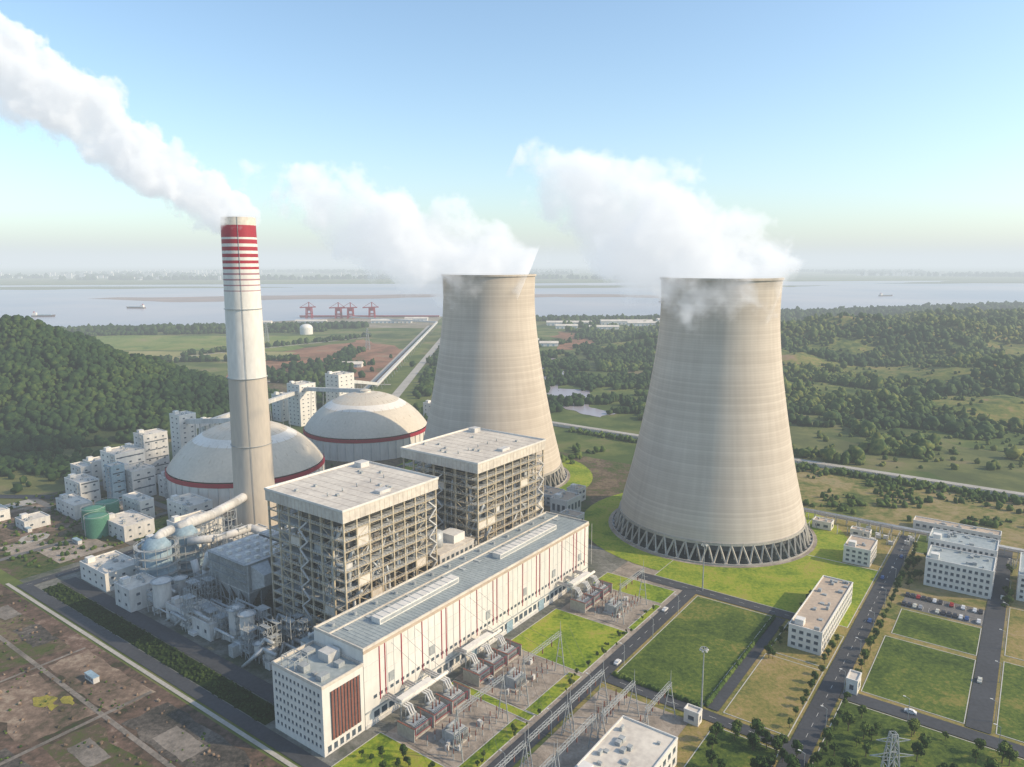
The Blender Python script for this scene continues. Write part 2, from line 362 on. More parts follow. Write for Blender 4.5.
sheet('field',wob([(-1100,1500),(-450,1480),(-480,1780),(-1150,1800)],25),FG,.2,True)
sheet('field',wob([(-900,1330),(-420,1350),(-440,1460),(-950,1480)],15),FY,.22,True)
sheet('bare_earth_field',wob([(-460,1120),(-200,1080),(-210,1500),(-350,1700),(-470,1450)],25,seed=2),RS,.21,True)
sheet('bare_earth_field',wob([(90,1500),(560,1480),(520,1850),(120,1900)],30,seed=6),RS,.21,True)
sheet('field',wob([(-420,900),(-200,930),(-220,1080),(-420,1110)],15,seed=7),SOILG,.2,True)
sheet('field',wob([(-130,1000),(20,1020),(40,1900),(-110,1950)],12,seed=7),FL,.2,True)
sheet('harbour_yard',[(-800,2050),(-230,2000),(-230,2400),(-640,2390)],patchy('harbour_ground',[(.14,.15,.08),(.24,.21,.16),(.34,.3,.25)],.01,.06),.23,True)
# ---------------------------------------------------------------- plant ground
rect('plant_paving',-4,235,-8,262,PAVE); rect('plant_paving',235,420,-20,420,SOILG)
rect('plant_field',-4,470,262,420,SOILG)
rect('construction_ground',-180,-12,-80,430,SOIL)
rect('field',240,509,-420,-20,MEAD,.03)
rect('lawn',60,240,-260,-50,LAWN3,.035)
random.seed(11)
DKS=patchy('dark_rubble',[(.03,.035,.03),(.06,.055,.05),(.10,.09,.08),(.17,.15,.13)],.05,.5,.8)
GRC=patchy('old_slab',[(.12,.11,.095),(.19,.17,.15),(.27,.24,.21)],.05,.5,.8)
lots=[(-60,-40,20,90,SOILG,4),(-62,-38,96,150,SOIL2,4),(-100,-66,30,100,DKS,5),(-58,-20,160,235,SOILG,4),(-110,-66,110,190,SOILG,5),(-34,-16,20,80,DKS,3),(-34,-16,90,150,SOIL2,3),(-150,-115,60,160,SOIL2,5),(-60,-16,245,330,SOIL2,4),(-32,-22,40,62,GRC,.6),(-54,-46,64,82,GRC,.6),(-30,-20,172,198,DKS,2),(-80,-66,120,160,DKS,3),(-28,-20,214,232,GRC,.6)]
for a,b,c,d,m,am in lots:
    sheet('soil_lot',wob([W(a,c),W(b,c),W(b,d),W(a,d)],am,n=8,seed=a),m,None,True)
for a,b,c,d in ((-37,-35,-10,260),(-110,-16,91.5,93.5),(-64,-16,152,153.5)):
    rect('concrete_track',a,b,c,d,GRC)
YW=patchy('yellow_weeds',[(.12,.13,.04),(.26,.23,.05),(.36,.31,.05)],.2,1)
for a,c,r in ((-46,120,5),(-40,114,3)):
    sheet('weed_patch',wob([W(a+r*math.cos(i)*(.7+.3*math.sin(3*i)),c+1.6*r*math.sin(i)) for i in np.linspace(0,6,9)],2,n=3,seed=c),YW,None,True)
for q in ((20,52,268,300,CONC),(60,100,335,372,CONC),(14,60,330,400,SOIL2),(66,110,266,296,LAWN),(8,30,305,326,CONC),(120,175,262,300,CONC),(115,200,305,330,LAWN),(180,240,262,330,SOIL2),(30,60,404,418,CONC2)):
    rect('yard_lot',*q)
road(-10,-12,-10,262,1.8,CONC2,dash=False,name='concrete_drain'); rect('hedge_strip',-1.5,8.5,34,238,HEDGE_SHADE,.16); road(-5,-12,-5,250,6,ASPH,dash=False);road(13,34,13,240,8,dash=False)
road(-8,251,300,251,7,ASPH);road(-8,303,110,303,5,ASPH2,dash=False);road(62,262,62,420,5,ASPH2,dash=False);road(112,262,112,420,6,ASPH2,dash=False)
road(-60,-55,212,-55,7.5); road(212,-20,212,-112,8); road(107,-59,107,-136,6.5); road(112,-104.5,207,-104.5,5,dash=False)
road(40,-140,372,-140,8.5); road(155,-144.5,155,-300,8); road(160,-193,380,-193,8.5); road(385,-40,385,-330,7,ASPH2)
road(525,-500,525,320,8,CONC2,dash=False)
sheet('road',[W(212,-22),W(222,-22),W(240,30),W(262,80),W(254,84),W(232,32)],ASPH)
lawn(62,66,-48,-6,LAWN2);
for a,b in ((-2,22),(104,148),(186,204)): lawn(a,b,-48,-6,LAWN2)
lawn(24,60,-49,-43,LAWN2);lawn(67,101,-49,-43,LAWN2);lawn(152,183,-49,-46,LAWN2)
for k,(a,b,c,d) in enumerate(((24,60,-41,-8),(67,101,-41,-5),(151,183,-44,-8))):
    rect('equipment_pad',a,b,c,d,CONC,.2)
rect('yard_paving',-4,235,-51,-4,CONC,.04)
sheet('octagonal_pad',[W(127+9*math.cos(i*math.pi/4+.39),-28+9*math.sin(i*math.pi/4+.39)) for i in range(8)],CONC2,.22)
sheet('octagonal_pad',[W(127+6*math.cos(i*math.pi/4+.39),-28+6*math.sin(i*math.pi/4+.39)) for i in range(8)],CONC,.23)
lawn(113,206,-100,-60.5,LAWN);lawn(113,168,-134,-109,LAWN3);lawn(172,206,-134.5,-109,LAWN3);lawn(0,102,-134,-109,LAWN)
lawn(217,300,-134,-30,LAWN2)
lawn(162,219,-188,-151,LAWN);lawn(224,255,-188,-153,LAWN);lawn(162,225,-240,-199,LAWN);lawn(232,290,-250,-199,LAWN3);lawn(60,150,-230,-146,LAWN)
rect('car_park',258,279,-189,-152,ASPH2,.1)
lawn(300,380,-134,-80,LAWN3);lawn(345,380,-188,-146,LAWN)
for i in range(0,14): mk.box(259,264,-188+i*2.6,-187.9+i*2.6,.3,.31);mk.box(272,277,-188+i*2.6,-187.9+i*2.6,.3,.31)
kerbs.done();marks.done()
wl=Bld('perimeter_wall',511,0);p=wl.part('wall',WHITE2);q=wl.part('posts',CONC2)
for i in range(-50,31):
    p.box(510.8,511.2,i*8.,i*8+7.7,0,2.6);q.box(510.6,511.4,i*8+7.7,i*8+8,0,3)
wl.done()
# ---------------------------------------------------------------- turbine hall
b=Bld('turbine_hall',20,0)
b.part('walls',WHITE).box(20,191,0,29,0,33);pp=b.part('parapet',ROOFW);parapet(pp,20,191,0,29,33,1.1)
rf=b.part('roof',ROOFG);rf.box(20.4,190.6,.4,28.6,32.9,33.3)
rb=b.part('roof_ribs',ROOFR)
for i in range(1,86): rb.box(20+i*2-.05,20+i*2+.05,.5,28.5,33.3,33.42)
b.part('ridge_walkway',ROOFW).box(20.5,190.5,20.2,20.7,33.3,33.9)
for i in range(14): b.part('rooflights',ROOFR).box(27+i*12,29+i*12,16,19.6,33.45,33.62)
mo=b.part('roof_monitors',WHITE)
for a,c in ((38,88),(120,172)):
    mo.box(a,c,9.5,14.5,33.3,35.8); b.part('monitor_louvres',STEEL).box(a+.5,c-.5,9.38,9.5,33.8,35.2)
    for i in range(int((c-a)/4)): b.part('monitor_ribs',ROOFR).box(a+2+i*4,a+2.2+i*4,9.45,14.55,35.8,35.95)
for i in range(14): b.part('roof_fans',STEEL).cyl(26+i*12,24.5,33.3,34.7,.9,.9,12)
st=b.part('red_stripes',RED);jt=b.part('panel_joints',WHITE2)
for i in range(14):
    x=28+i*12.2
    st.box(x,x+.4,-.22,0,9,31.6)
    if i%3==0: st.box(x+3,x+3.4,-.2,0,9,31.6)
    for k in(4,8): jt.box(x+k,x+k+.25,-.12,0,7,31.7)
for z in(20,26): jt.box(20,191,-.08,-.001,z,z+.2)
b.part('cornice',ROOFT).box(19.8,191.2,-.35,-.001,31.8,33.0)
b.part('plinth',WHITE2).box(20,191.1,-.3,-.001,0,1.4)
b.part('string_course',STEEL).box(20,191.1,-.25,-.001,6.3,6.9)
windows(b,'w-',24,188,2.2,5.6,40,1,0,.7,.8)
windows(b,'w-',24,188,10.5,12.5,54,1,0,.6,.7,frames=False)
dr=b.part('doors',BLUEG)
for x in (44,84,112,140,168): dr.box(x,x+5,-.36,-.24,.1,5.8)
lo=b.part('louvres',STEEL)
for x in (33,57,96,126,153,180): lo.box(x,x+3,-.3,-.02,14,18)
windows(b,'s+',3,26,6,30,4,3,191,.4,.4)
b.done()
b=Bld('office_annex',0,0)
b.part('walls',WHITE).box(0,19.8,.1,29.4,0,27);parapet(b.part('parapet',ROOFW),0,19.8,.1,29.4,27,1.3)
b.part('roof',ROOFG).box(.4,19.4,.5,29,26.9,27.2)
windows(b,'s-',1,28.5,2,26,12,7,0,.42,.38)
for i in range(9): b.part('brown_louvres',BROWN).box(4+i*1.55,4.95+i*1.55,-.25,.1,5,24.5)
b.part('louvre_glass',GLASS).box(3.5,18,.0,.09,5,24.5)
windows(b,'w-',1,18.5,.5,4,6,1,.1,.6,.7)
e=b.part('rooftop_plant',STEEL)
for x,y,z,dx,dy in ((3,4,2,4,3),(3,14,2.5,3,4),(11,22,2,4,4),(13,6,1.8,3,3),(7,22,1.5,2,2),(4,9,1.2,1.5,2)): e.box(x,x+dx,y,y+dy,27.2,27.2+z)
b.part('stair_penthouse',WHITE2).box(13,19,12,18,27.2,30.7)
fr=b.part('roof_frame',STEEL)
for x in (2,8):
    for y in (18,22,26): fr.beam((x,y,27),(x,y,31),.25)
    fr.beam((x,18,31),(x,26,31),.25)
for y in (18,22,26): fr.beam((2,y,31),(8,y,31),.25)
b.done()
b=Bld('bunker_bay',20,29.3)
b.part('walls',WHITE2).box(20,205,29.3,38,0,25);b.part('roof',ROOFG).box(19.8,205.2,29.2,38.2,25,25.6)
for i in range(16): b.part('roof_vents',STEEL).box(24+i*11,27+i*11,31,34,25.6,27.2)
for i in range(30): b.part('roof_pipes',WHITE2,True).cyl(23+i*6,36,25.6,28,.5,.5,8)
b.part('steam_pipes',WHITE2,True).pipe([(22,35,27.5),(200,35,27.5)],.6)
b.done()
# ---------------------------------------------------------------- boiler houses
def boiler(s0,s1,w0,w1,seed,top=72):
    rn=random.Random(seed)
    b=Bld('boiler_house',s0,w0)
    fr=b.part('steel_frame',CREAM);br=b.part('bracing',CREAM);fl=b.part('floor_gratings',STEEL);rl=b.part('handrails',WHITE)
    nx,ny=9,8;xs=[s0+(s1-s0)*i/(nx-1) for i in range(nx)];ys=[w0+(w1-w0)*i/(ny-1) for i in range(ny)]
    zt=top-5
    for i,x in enumerate(xs):
        for j,y in enumerate(ys):
            if i in(0,nx-1) or j in(0,ny-1) or (i+j)%2==0: fr.beam((x,y,0),(x,y,zt+3),.75)
    lv=[6+i*4.7 for i in range(13)]
    for z in lv:
        for y in ys: fr.beam((s0,y,z),(s1,y,z),.45 if y in(ys[0],ys[-1]) else .3)
        for x in xs: fr.beam((x,w0,z),(x,w1,z),.45 if x in(xs[0],xs[-1]) else .3)
        for (a,c,d,e_) in ((s0,s1,w0,w0+5),(s0,s1,w1-5,w1),(s0,s0+6,w0+5,w1-5),(s1-6,s1,w0+5,w1-5)):
            if rn.random()<.6: fl.box(a+.2,c-.2,d+.2,e_-.2,z+.3,z+.42)
        for h in (.8,1.4):
            rl.beam((s0-.4,w0,z+h),(s0-.4,w1,z+h),.09);rl.beam((s1+.4,w0,z+h),(s1+.4,w1,z+h),.09)
            rl.beam((s0,w0-.4,z+h),(s1,w0-.4,z+h),.09)
        for k in range(34):
            t=k/33;rl.beam((s0-.4,w0+(w1-w0)*t,z),(s0-.4,w0+(w1-w0)*t,z+1.4),.08);rl.beam((s0+(s1-s0)*t,w0-.4,z),(s0+(s1-s0)*t,w0-.4,z+1.4),.08)
    zz=[0]+lv
    for k in range(0,len(zz)-1):
        for (a,c) in ((ys[1],ys[2]),(ys[5],ys[6])):
            for X in (s0,s1):
                if (k+seed)%2: br.beam((X,a,zz[k]),(X,c,zz[k+1]),.28)
                else: br.beam((X,c,zz[k]),(X,a,zz[k+1]),.28)
        for a,c in ((xs[1],xs[2]),(xs[6],xs[7])):
            for Y in (w0,w1):
                if (k+seed)%2: br.beam((a,Y,zz[k]),(c,Y,zz[k+1]),.28)
                else: br.beam((c,Y,zz[k]),(a,Y,zz[k+1]),.28)
    stp=b.part('stairs',WHITE2)
    for k in range(len(zz)-1):
        y0,y1=(ys[3]+1,ys[4]-1) if k%2 else (ys[4]-1,ys[3]+1)
        stp.beam((s0-1.2,y0,zz[k]),(s0-1.2,y1,zz[k+1]),.6)
        x0,x1=(xs[7]+1,xs[8]-1) if k%2 else (xs[8]-1,xs[7]+1)
        stp.beam((x0,w0-1.2,zz[k]),(x1,w0-1.2,zz[k+1]),.6)
    bd=b.part('furnace_casing',CASE);cx=(s0+s1)/2
    bd.box(s0+12,s1-12,w0+9,w0+28,10,zt-2);bd.box(s0+13,s1-13,w0+29,w1-8,20,zt-8)
    for z in range(12,int(zt)-2,3): b.part('buckstays',STEEL).box(s0+11.5,s1-11.5,w0+8.5,w0+28.4,z,z+.4)
    bd.box(s0+18,s1-18,w1-14,w1+12,8,24)
    pm=b.part('pipes',DUCT,True);pw=b.part('white_ducts',WHITE2);pd=b.part('dark_equipment',DARKST);pl=b.part('lagged_equipment',DUCT)
    for i in range(60):
        x=rn.uniform(s0+2,s1-6);y=rn.choice([w0+rn.uniform(1,7),w1-rn.uniform(3,8)]);z=rn.choice(lv[:-1])+.5
        rn.choice([pw,pl,pd,pd,bd]).box(x,x+rn.uniform(1,6),y,y+rn.uniform(1,4),z,z+rn.uniform(1,3.9))
    for i in range(70):
        y=rn.uniform(w0+2,w1-6);x=rn.choice([s0+rn.uniform(1,8),s1-rn.uniform(3,9)]);z=rn.choice(lv[:-1])+.5
        rn.choice([pw,pl,pd,pd,bd]).box(x,x+rn.uniform(1,4),y,y+rn.uniform(1,6),z,z+rn.uniform(1,3.9))
    for i in range(20):
        x=rn.uniform(s0+3,s1-3);y=w0+rn.uniform(1,8);z=rn.uniform(8,40);pm.pipe([(x,y,z),(x,y,z+rn.uniform(10,24)),(x+rn.uniform(-9,9),y,z+24.5)],rn.uniform(.3,.8))
    for i in range(20):
        y=rn.uniform(w0+3,w1-3);x=s0+rn.uniform(1,9);z=rn.uniform(4,40);pm.pipe([(x,y,z),(x,y,z+rn.uniform(10,24)),(x,y+rn.uniform(-9,9),z+24.5)],rn.uniform(.3,.9))
    cl=b.part('cladding_panels',ROOFW)
    for i in range(nx-1):
        for k in range(len(lv)-1):
            if rn.random()<.07: cl.box(xs[i]+.5,xs[i+1]-.5,w0-.1,w0+.15,lv[k]+.4,lv[k+1]-.4)
    for j in range(ny-1):
        for k in range(len(lv)-1):
            if rn.random()<.05: cl.box(s0-.1,s0+.15,ys[j]+.5,ys[j+1]-.5,lv[k]+.4,lv[k+1]-.4)
    cl2=b.part('roof_fascia',ROOFW)
    for q in ((s0-1,s1+1,w0-1,w0-.6),(s0-1,s1+1,w1+.6,w1+1),(s0-1,s0-.6,w0-.6,w1+.6),(s1+.6,s1+1,w0-.6,w1+.6)): cl2.box(*q,zt,top-.1)
    fj=b.part('fascia_joints',ROOFT)
    for i in range(1,20):
        x=s0+(s1-s0)*i/20;fj.box(x-.06,x+.06,w0-1.06,w0-1.0,zt,top-.1);y=w0+(w1-w0)*i/20;fj.box(s0-1.06,s0-1.0,y-.06,y+.06,zt,top-.1)
    b.part('roof',ROOFW).box(s0-1.2,s1+1.2,w0-1.2,w1+1.2,top-.09,top+.35)
    parapet(b.part('parapet',WHITE),s0-1.2,s1+1.2,w0-1.2,w1+1.2,top+.35,.9,.3)
    b.part('soffit',ROOFT).box(s0-.5,s1+.5,w0-.5,w1+.5,zt+2.6,zt+3.1)
    rs=b.part('roof_seams',ROOFT)
    for i in range(1,10): x=s0+(s1-s0)*i/10; rs.box(x-.06,x+.06,w0,w1,top+.35,top+.42)
    b.part('roof_hoist_house',WHITE2).box(s1-9,s1-3,w1-9,w1-4,top+.35,top+3)
    b.part('roof_hoist_house',WHITE2).box(cx-4,cx+3,w0+4,w0+8,top+.35,top+1.8)
    for i in range(5): b.part('safety_vents',STEEL,True).cyl(s0+10+i*9,w0+22,top+.3,top+2,.35,.35,10)
    for i in range(9):
        x=rn.uniform(s0+3,s1-4);y=rn.uniform(w0+3,w1-4);b.part('roof_boxes',STEEL).box(x,x+1.4,y,y+1.4,top+.35,top+1.4)
    b.done()
boiler(48,108,41.5,95,3);boiler(142,206,41.5,97,6)
b=Bld('control_building',110,42)
b.part('walls',WHITE2).box(111,139,42,66,0,30);b.part('roof',ROOFW).box(110.7,139.3,41.7,66.3,30,30.6)
windows(b,'w-',112,138,24,29,7,1,42,.6,.5);b.part('tank',DUCT,True).cyl(119,52,30.6,38,4,4,20);b.part('tank_cap',DUCT,True).ball((119,52,38),4,1.5,20,4,0)
b.part('penthouse',WHITE).box(127,136,46,56,30.6,35)
b.done()
# ---------------------------------------------------------------- precipitators, ducts, scrubbers
def precip(s0,w0):
    b=Bld('electrostatic_precipitator',s0,w0)
    ws=b.part('casing',WHITE2);sp=b.part('support_frame',STEEL);hp=b.part('hoppers',DUCT);rb=b.part('stiffeners',STEEL);tp=b.part('roof_gear',WHITE)
    for k in range(2):
        a=s0+k*31;ws.box(a,a+28,w0,w0+34,16,31)
        for i in range(12): rb.box(a-.25,a+28.25,w0+i*3.1,w0+i*3.1+.25,16.5,31)
        for i in range(11): rb.box(a+i*2.8,a+i*2.8+.2,w0-.3,w0+34.3,16.4,30.9)
        for z in(19,23,27): rb.box(a-.3,a+28.3,w0-.35,w0+34.35,z,z+.25)
        for i in range(4):
            for j in range(4):
                x=a+3.5+i*7;y=w0+4.2+j*8.4;hp._a([(x-3.4,y-4,16),(x+3.4,y-4,16),(x+3.4,y+4,16),(x-3.4,y+4,16),(x-.6,y-.6,8),(x+.6,y-.6,8),(x+.6,y+.6,8),(x-.6,y+.6,8)],[(0,1,5,4),(1,2,6,5),(2,3,7,6),(3,0,4,7),(4,5,6,7)])
        for i in range(5):
            for j in range(5):
                x=a+i*7;y=w0+j*8.5;sp.beam((x,y,0),(x,y,16),.6)
                if j<4 and i in(0,4): sp.beam((x,y,0),(x,y+8.5,16),.3);sp.beam((x,y,8),(x,y+8.5,8),.3)
        for i in range(5):
            for j in range(4): tp.box(a+2+i*5.4,a+4.2+i*5.4,w0+3+j*8,w0+5+j*8,31,32.6)
        sp.box(a-1.5,a,w0,w0+34,31,31.2)
        for z in(22,26.5,31):
            sp.box(a-1.5,a-.3,w0,w0+34,z,z+.15)
            for y in range(0,35,3): sp.beam((a-1.4,w0+y,z),(a-1.4,w0+y,z+1.2),.1)
            sp.beam((a-1.4,w0,z+1.2),(a-1.4,w0+34,z+1.2),.12)
        for x in (a+7,a+21):
            hp._a([(x-5,w0,17),(x+5,w0,17),(x+5,w0,30),(x-5,w0,30),(x-2.5,w0-7,20),(x+2.5,w0-7,20),(x+2.5,w0-7,26),(x-2.5,w0-7,26)],[(0,1,5,4),(1,2,6,5),(2,3,7,6),(3,0,4,7),(4,5,6,7)])
            hp._a([(x-5,w0+34,17),(x+5,w0+34,17),(x+5,w0+34,30),(x-5,w0+34,30),(x-2.5,w0+41,20),(x+2.5,w0+41,20),(x+2.5,w0+41,26),(x-2.5,w0+41,26)],[(0,1,5,4),(1,2,6,5),(2,3,7,6),(3,0,4,7),(4,5,6,7)])
    du=b.part('round_ducts',WHITE2,True)
    for x in (s0+7,s0+21,s0+38,s0+52):
        du.pipe([(x,w0+41,23),(x,w0+46,23),(x,w0+50,14),(x,w0+50,6)],2.2)
        b.part('fans',BLUEG,True).cyl(x,w0+50,2,6,3.6,3.6,16)
        du.pipe([(x,w0+50,6),(x,w0+58,6),(x,w0+62,16)],2.0)
    b.done()
precip(44,110);precip(142,112)
def scrubber(s,w,r=8,h=30):
    b=Bld('scrubber_tower',s,w)
    b.part('shell',BLUEG,True).lathe((s,w,0),[(r*1.12,0),(r*1.12,h*.35),(r*.9,h*.42),(r*.9,h*.85),(r*.55,h),(0,h+.2)],32)
    g=b.part('rings',STEEL)
    for k in range(int(h/5)): g.lathe((s,w,4+k*5),[(r*1.12,0),(r*1.35,0),(r*1.35,.3),(r*1.12,.3)],24);g.lathe((s,w,5.2+k*5),[(r*1.33,0),(r*1.36,0),(r*1.36,.12),(r*1.33,.12)],24)
    for k in range(12):
        a=k*math.pi/6;g.beam((s+r*1.33*math.cos(a),w+r*1.33*math.sin(a),0),(s+r*1.33*math.cos(a),w+r*1.33*math.sin(a),h-2),.25)
    b.part('outlet_duct',WHITE2,True).pipe([(s,w,h-1),(s+4,w+1,h+1),(s+12,w+6,h)],2.8)
    b.done()
scrubber(40,190,8.5,28);scrubber(60,196,8,28);scrubber(160,196,8,28);scrubber(180,196,8,28)
b=Bld('flue_duct',90,190)
d=b.part('ducts',WHITE2,True);d.pipe([(56,196,28),(80,200,28),(104,212,27),(120,222,26)],3.0);d.pipe([(176,198,28),(150,206,28),(130,220,26)],3.0)
d.pipe([(56,186,22),(70,176,22),(90,176,22),(100,168,16)],2.3);sp=b.part('duct_supports',STEEL)
for x,y in ((70,198),(85,203),(98,210),(150,207),(165,202),(70,177),(84,177)):
    for dx in(-3,3):
        for dy in(-3,3): sp.beam((x+dx,y+dy,0),(x+dx,y+dy,25),.4)
    for z in (6,12,18,24):
        for dx in (-3,3): sp.beam((x+dx,y-3,z),(x+dx,y+3,z),.35);sp.beam((x-3,y+dx,z),(x+3,y+dx,z),.35)
    sp.beam((x-3,y-3,0),(x+3,y-3,12),.25);sp.beam((x-3,y-3,12),(x+3,y-3,24),.25)
b.done()
def simple(name,s0,s1,w0,w1,h,wm=WHITE,rm=ROOFW,nf=None,faces=('s-','w-'),extra=True,pitch=4.,ww=.55,wh=.45):
    b=Bld(name,s0,w0);b.part('walls',wm).box(s0,s1,w0,w1,0,h);b.part('roof',rm).box(s0+.35,s1-.35,w0+.35,w1-.35,h,h+.15)
    parapet(b.part('parapet',wm),s0,s1,w0,w1,h,.8,.35)
    nf=nf or max(1,int(h/4.5))
    for f in faces:
        a,c=(s0,s1) if f[0]=='w' else (w0,w1);fx={'s-':s0,'s+':s1,'w-':w0,'w+':w1}[f]
        windows(b,f,a+.8,c-.8,.8,h-.4,max(1,int((c-a-1)/pitch)),nf,fx,ww,wh)
    if extra:
        rn=random.Random(int(s0*7+w0));e=b.part('rooftop_units',STEEL)
        for i in range(max(2,int((s1-s0)*(w1-w0)/60))):
            x=rn.uniform(s0+1,s1-3);y=rn.uniform(w0+1,w1-3);e.box(x,x+rn.uniform(.8,2.4),y,y+rn.uniform(.8,2.4),h+.15,h+rn.uniform(.6,1.8))
        if (s1-s0)>10: b.part('stair_head',wm).box(s0+2,s0+6.,w1-6,w1-2,h+.15,h+3)
    return b
for q in ((14,30,170,186,12,WHITE2),(18,38,205,235,10,WHITE),(52,74,206,232,13,WHITE),(85,112,190,200,12,WHITE2),(76,100,222,246,15,WHITE),(22,36,110,150,8,WHITE2),(100,118,262,290,14,WHITE),
  (60,80,270,300,10,WHITE2),(86,96,300,325,14,WHITE),(105,128,372,396,32,WHITE),(106,124,350,371,22,WHITE2),(130,150,376,392,42,WHITE2),(94,104,356,366,28,BLUEG),(78,92,372,398,16,WHITE),(124,138,330,347,16,WHITE2),(92,100,402,420,20,WHITE2),(60,72,340,370,10,WHITE2),(30,46,345,360,6,WHITE2),(24,34,380,400,7,WHITE)):
    bb=simple('process_building',*q,pitch=6,ww=.26,wh=.25)
    s0,s1,w0,w1,h=q[:5]
    if h>=14:
        for z in range(8,int(h),7): bb.part('glazing_strip',GLASS).box(s0+1,s1-1,w0-.06,w0-.055,z,z+.9)
        g=bb.part('external_frame',STEEL)
        for z in range(0,int(h),4): g.box(s0-1.4,s0-.05,w0+1,w0+5,z+3.8,z+4);g.beam((s0-1.3,w0+1,z),(s0-1.3,w0+5,z+4),.2)
        for y in(w0+1,w0+5): g.beam((s0-1.4,y,0),(s0-1.4,y,h),.2)
    bb.done()
rn=random.Random(21)
b=Bld('pipe_rack',30,150);g=b.part('frame',STEEL);pi=b.part('pipes',DUCT,True)
for k in range(22):
    x=20+k*9
    for y in (158,164): g.beam((x,y,0),(x,y,12),.4)
    for z in (7,9.5,12): g.beam((x,158,z),(x,164,z),.35)
for i in range(6): pi.beam((20,158.5+i,7.5),(209,158.5+i,7.5),.7,None,8);pi.beam((20,158.5+i,10),(209,158.5+i,10),.5,None,8)
for y in (158,164):
    g.beam((20,y,12),(209,y,12),.35);g.beam((20,y,7),(209,y,7),.35)
b.done()
b=Bld('ash_handling_plant',20,100);w_=b.part('silos',WHITE2,True);g=b.part('frames',STEEL);x_=b.part('boxes',WHITE2);du=b.part('ducts',DUCT,True)
for s,w,r,h in ((30,100,3.4,17),(30,91,3.4,17),(24,156,4.5,18),(36,160,3,14),(60,165,4,18),(90,165,5,16),(118,150,5,22),(118,138,5,22),(26,76,2.5,9),(26,68,2.5,9)):
    w_.cyl(s,w,5,h,r,r,20,False);w_.lathe((s,w,h),[(r,0),(.3,r*.45)],20);w_.lathe((s,w,1.5),[(.4,0),(r,3.5)],20)
    for i in range(4): g.beam((s+r*.9*math.cos(i*1.57+.7),w+r*.9*math.sin(i*1.57+.7),0),(s+r*.9*math.cos(i*1.57+.7),w+r*.9*math.sin(i*1.57+.7),6),.4)
    g.lathe((s,w,h),[(r,0),(r+.9,0),(r+.9,.2),(r,.2)],20)
for i in range(80):
    s=rn.uniform(19,44);w=rn.uniform(44,160);h=rn.uniform(1.5,7);rn.choice([x_,g,x_,du]).box(s,s+rn.uniform(1,5),w,w+rn.uniform(1,6),.2,h)
for i in range(34):
    s=rn.uniform(19,44);w=rn.uniform(44,160);z=rn.uniform(3,14);du.pipe([(s,w,z),(s,w+rn.uniform(6,20),z),(s+rn.uniform(-4,4),w+20,0)],rn.uniform(.3,.9))
for i in range(34):
    s=20+rn.random()*20;w=46+rn.random()*104;hh=rn.uniform(8,20)
    for dx in(0,2.5,5):
        for dy in(0,3,6): g.beam((s+dx,w+dy,0),(s+dx,w+dy,hh),.25)
    for z in np.arange(3.5,hh,3.5):
        g.box(s,s+5,w,w+6,z,z+.15);g.beam((s,w,z-3.5),(s+2.5,w,z),.2);g.beam((s,w,z-3.5),(s,w+3,z),.2);g.beam((s,w,z+1.2),(s,w+6,z+1.2),.1)
b.done()
for s,w in ((62,316),(56,298),(74,322)):
    b=Bld('storage_tank',s,w);b.part('shell',GREEN,True).cyl(s,w,0,13,7.5,7.5,32,False);b.part('roof',GREEN,True).lathe((s,w,13),[(7.5,0),(7.6,.3),(4,1.2),(0,1.6)],32)
    b.part('ladder',STEEL).beam((s-7.8,w,0),(s-7.8,w,14),.4);b.part('rail',WHITE).lathe((s,w,14.2),[(7.4,0),(7.5,0),(7.5,.12),(7.4,.12)],32);b.done()
# ---------------------------------------------------------------- chimney
def cxy(X,Y): dx,dy=X-O[0],Y-O[1];return dx*A[0]+dy*A[1],dx*Bv[0]+dy*Bv[1]
CX,CY=-175,474
b=Bld('chimney',CX,CY,True)
H=208;rad=lambda z: 14-3.4*(min(z,H)/H)**.8
bands=[(0,105,'concrete_shaft',mat('chimney_concrete',(.50,.45,.38),(.42,.38,.33),.8,.05,.6,stretch=(1,1,.2))),(105,156,'white_band',WHITE),(195.5,203,'red_band',RED),(203,208,'rim_band',ROOFW)]
seq=[(1.3,0)]+[(2.7,2),(1.9,0),(2.5,2),(1.9,0),(2.2,2),(2.0,0),(1.9,2),(2.1,0),(1.6,2),(2.3,0),(1.2,1),(2.5,0),(1.0,1),(2.7,0),(.8,1),(2.8,0),(.6,1)]
zt=195.5;PAL=mat('faded_red_paint',(.36,.2,.22),(.3,.17,.19),.6)
for h,k in seq:
    z0=zt-h;bands.append((z0,zt,['white_rings','faded_rings','red_rings'][k],[WHITE,PAL,RED][k]));zt=z0
bands.append((156,zt,'white_rings',WHITE))
for z0,z1,nm,m in bands:
    n=max(2,int((z1-z0)/6)+1);b.part(nm,m,True).lathe((CX,CY,0),[(rad(z0+(z1-z0)*i/(n-1)),z0+(z1-z0)*i/(n-1)) for i in range(n)],48)
b.part('inner_lining',DARKST).lathe((CX,CY,0),[(rad(H),H),(rad(H)-1.2,H),(rad(H)-1.4,H-14),(0,H-14)],48)
for zz in (60,105,150): b.part('platforms',STEEL).lathe((CX,CY,zz),[(rad(zz),0),(rad(zz)+.7,0),(rad(zz)+.7,.25),(rad(zz),.25)],48)
b.part('ladder',STEEL).beam((CX+rad(0)*.3,CY-rad(0)*.96,0),(CX+rad(H)*.3,CY-rad(H)*.97,H),.2)
b.done()
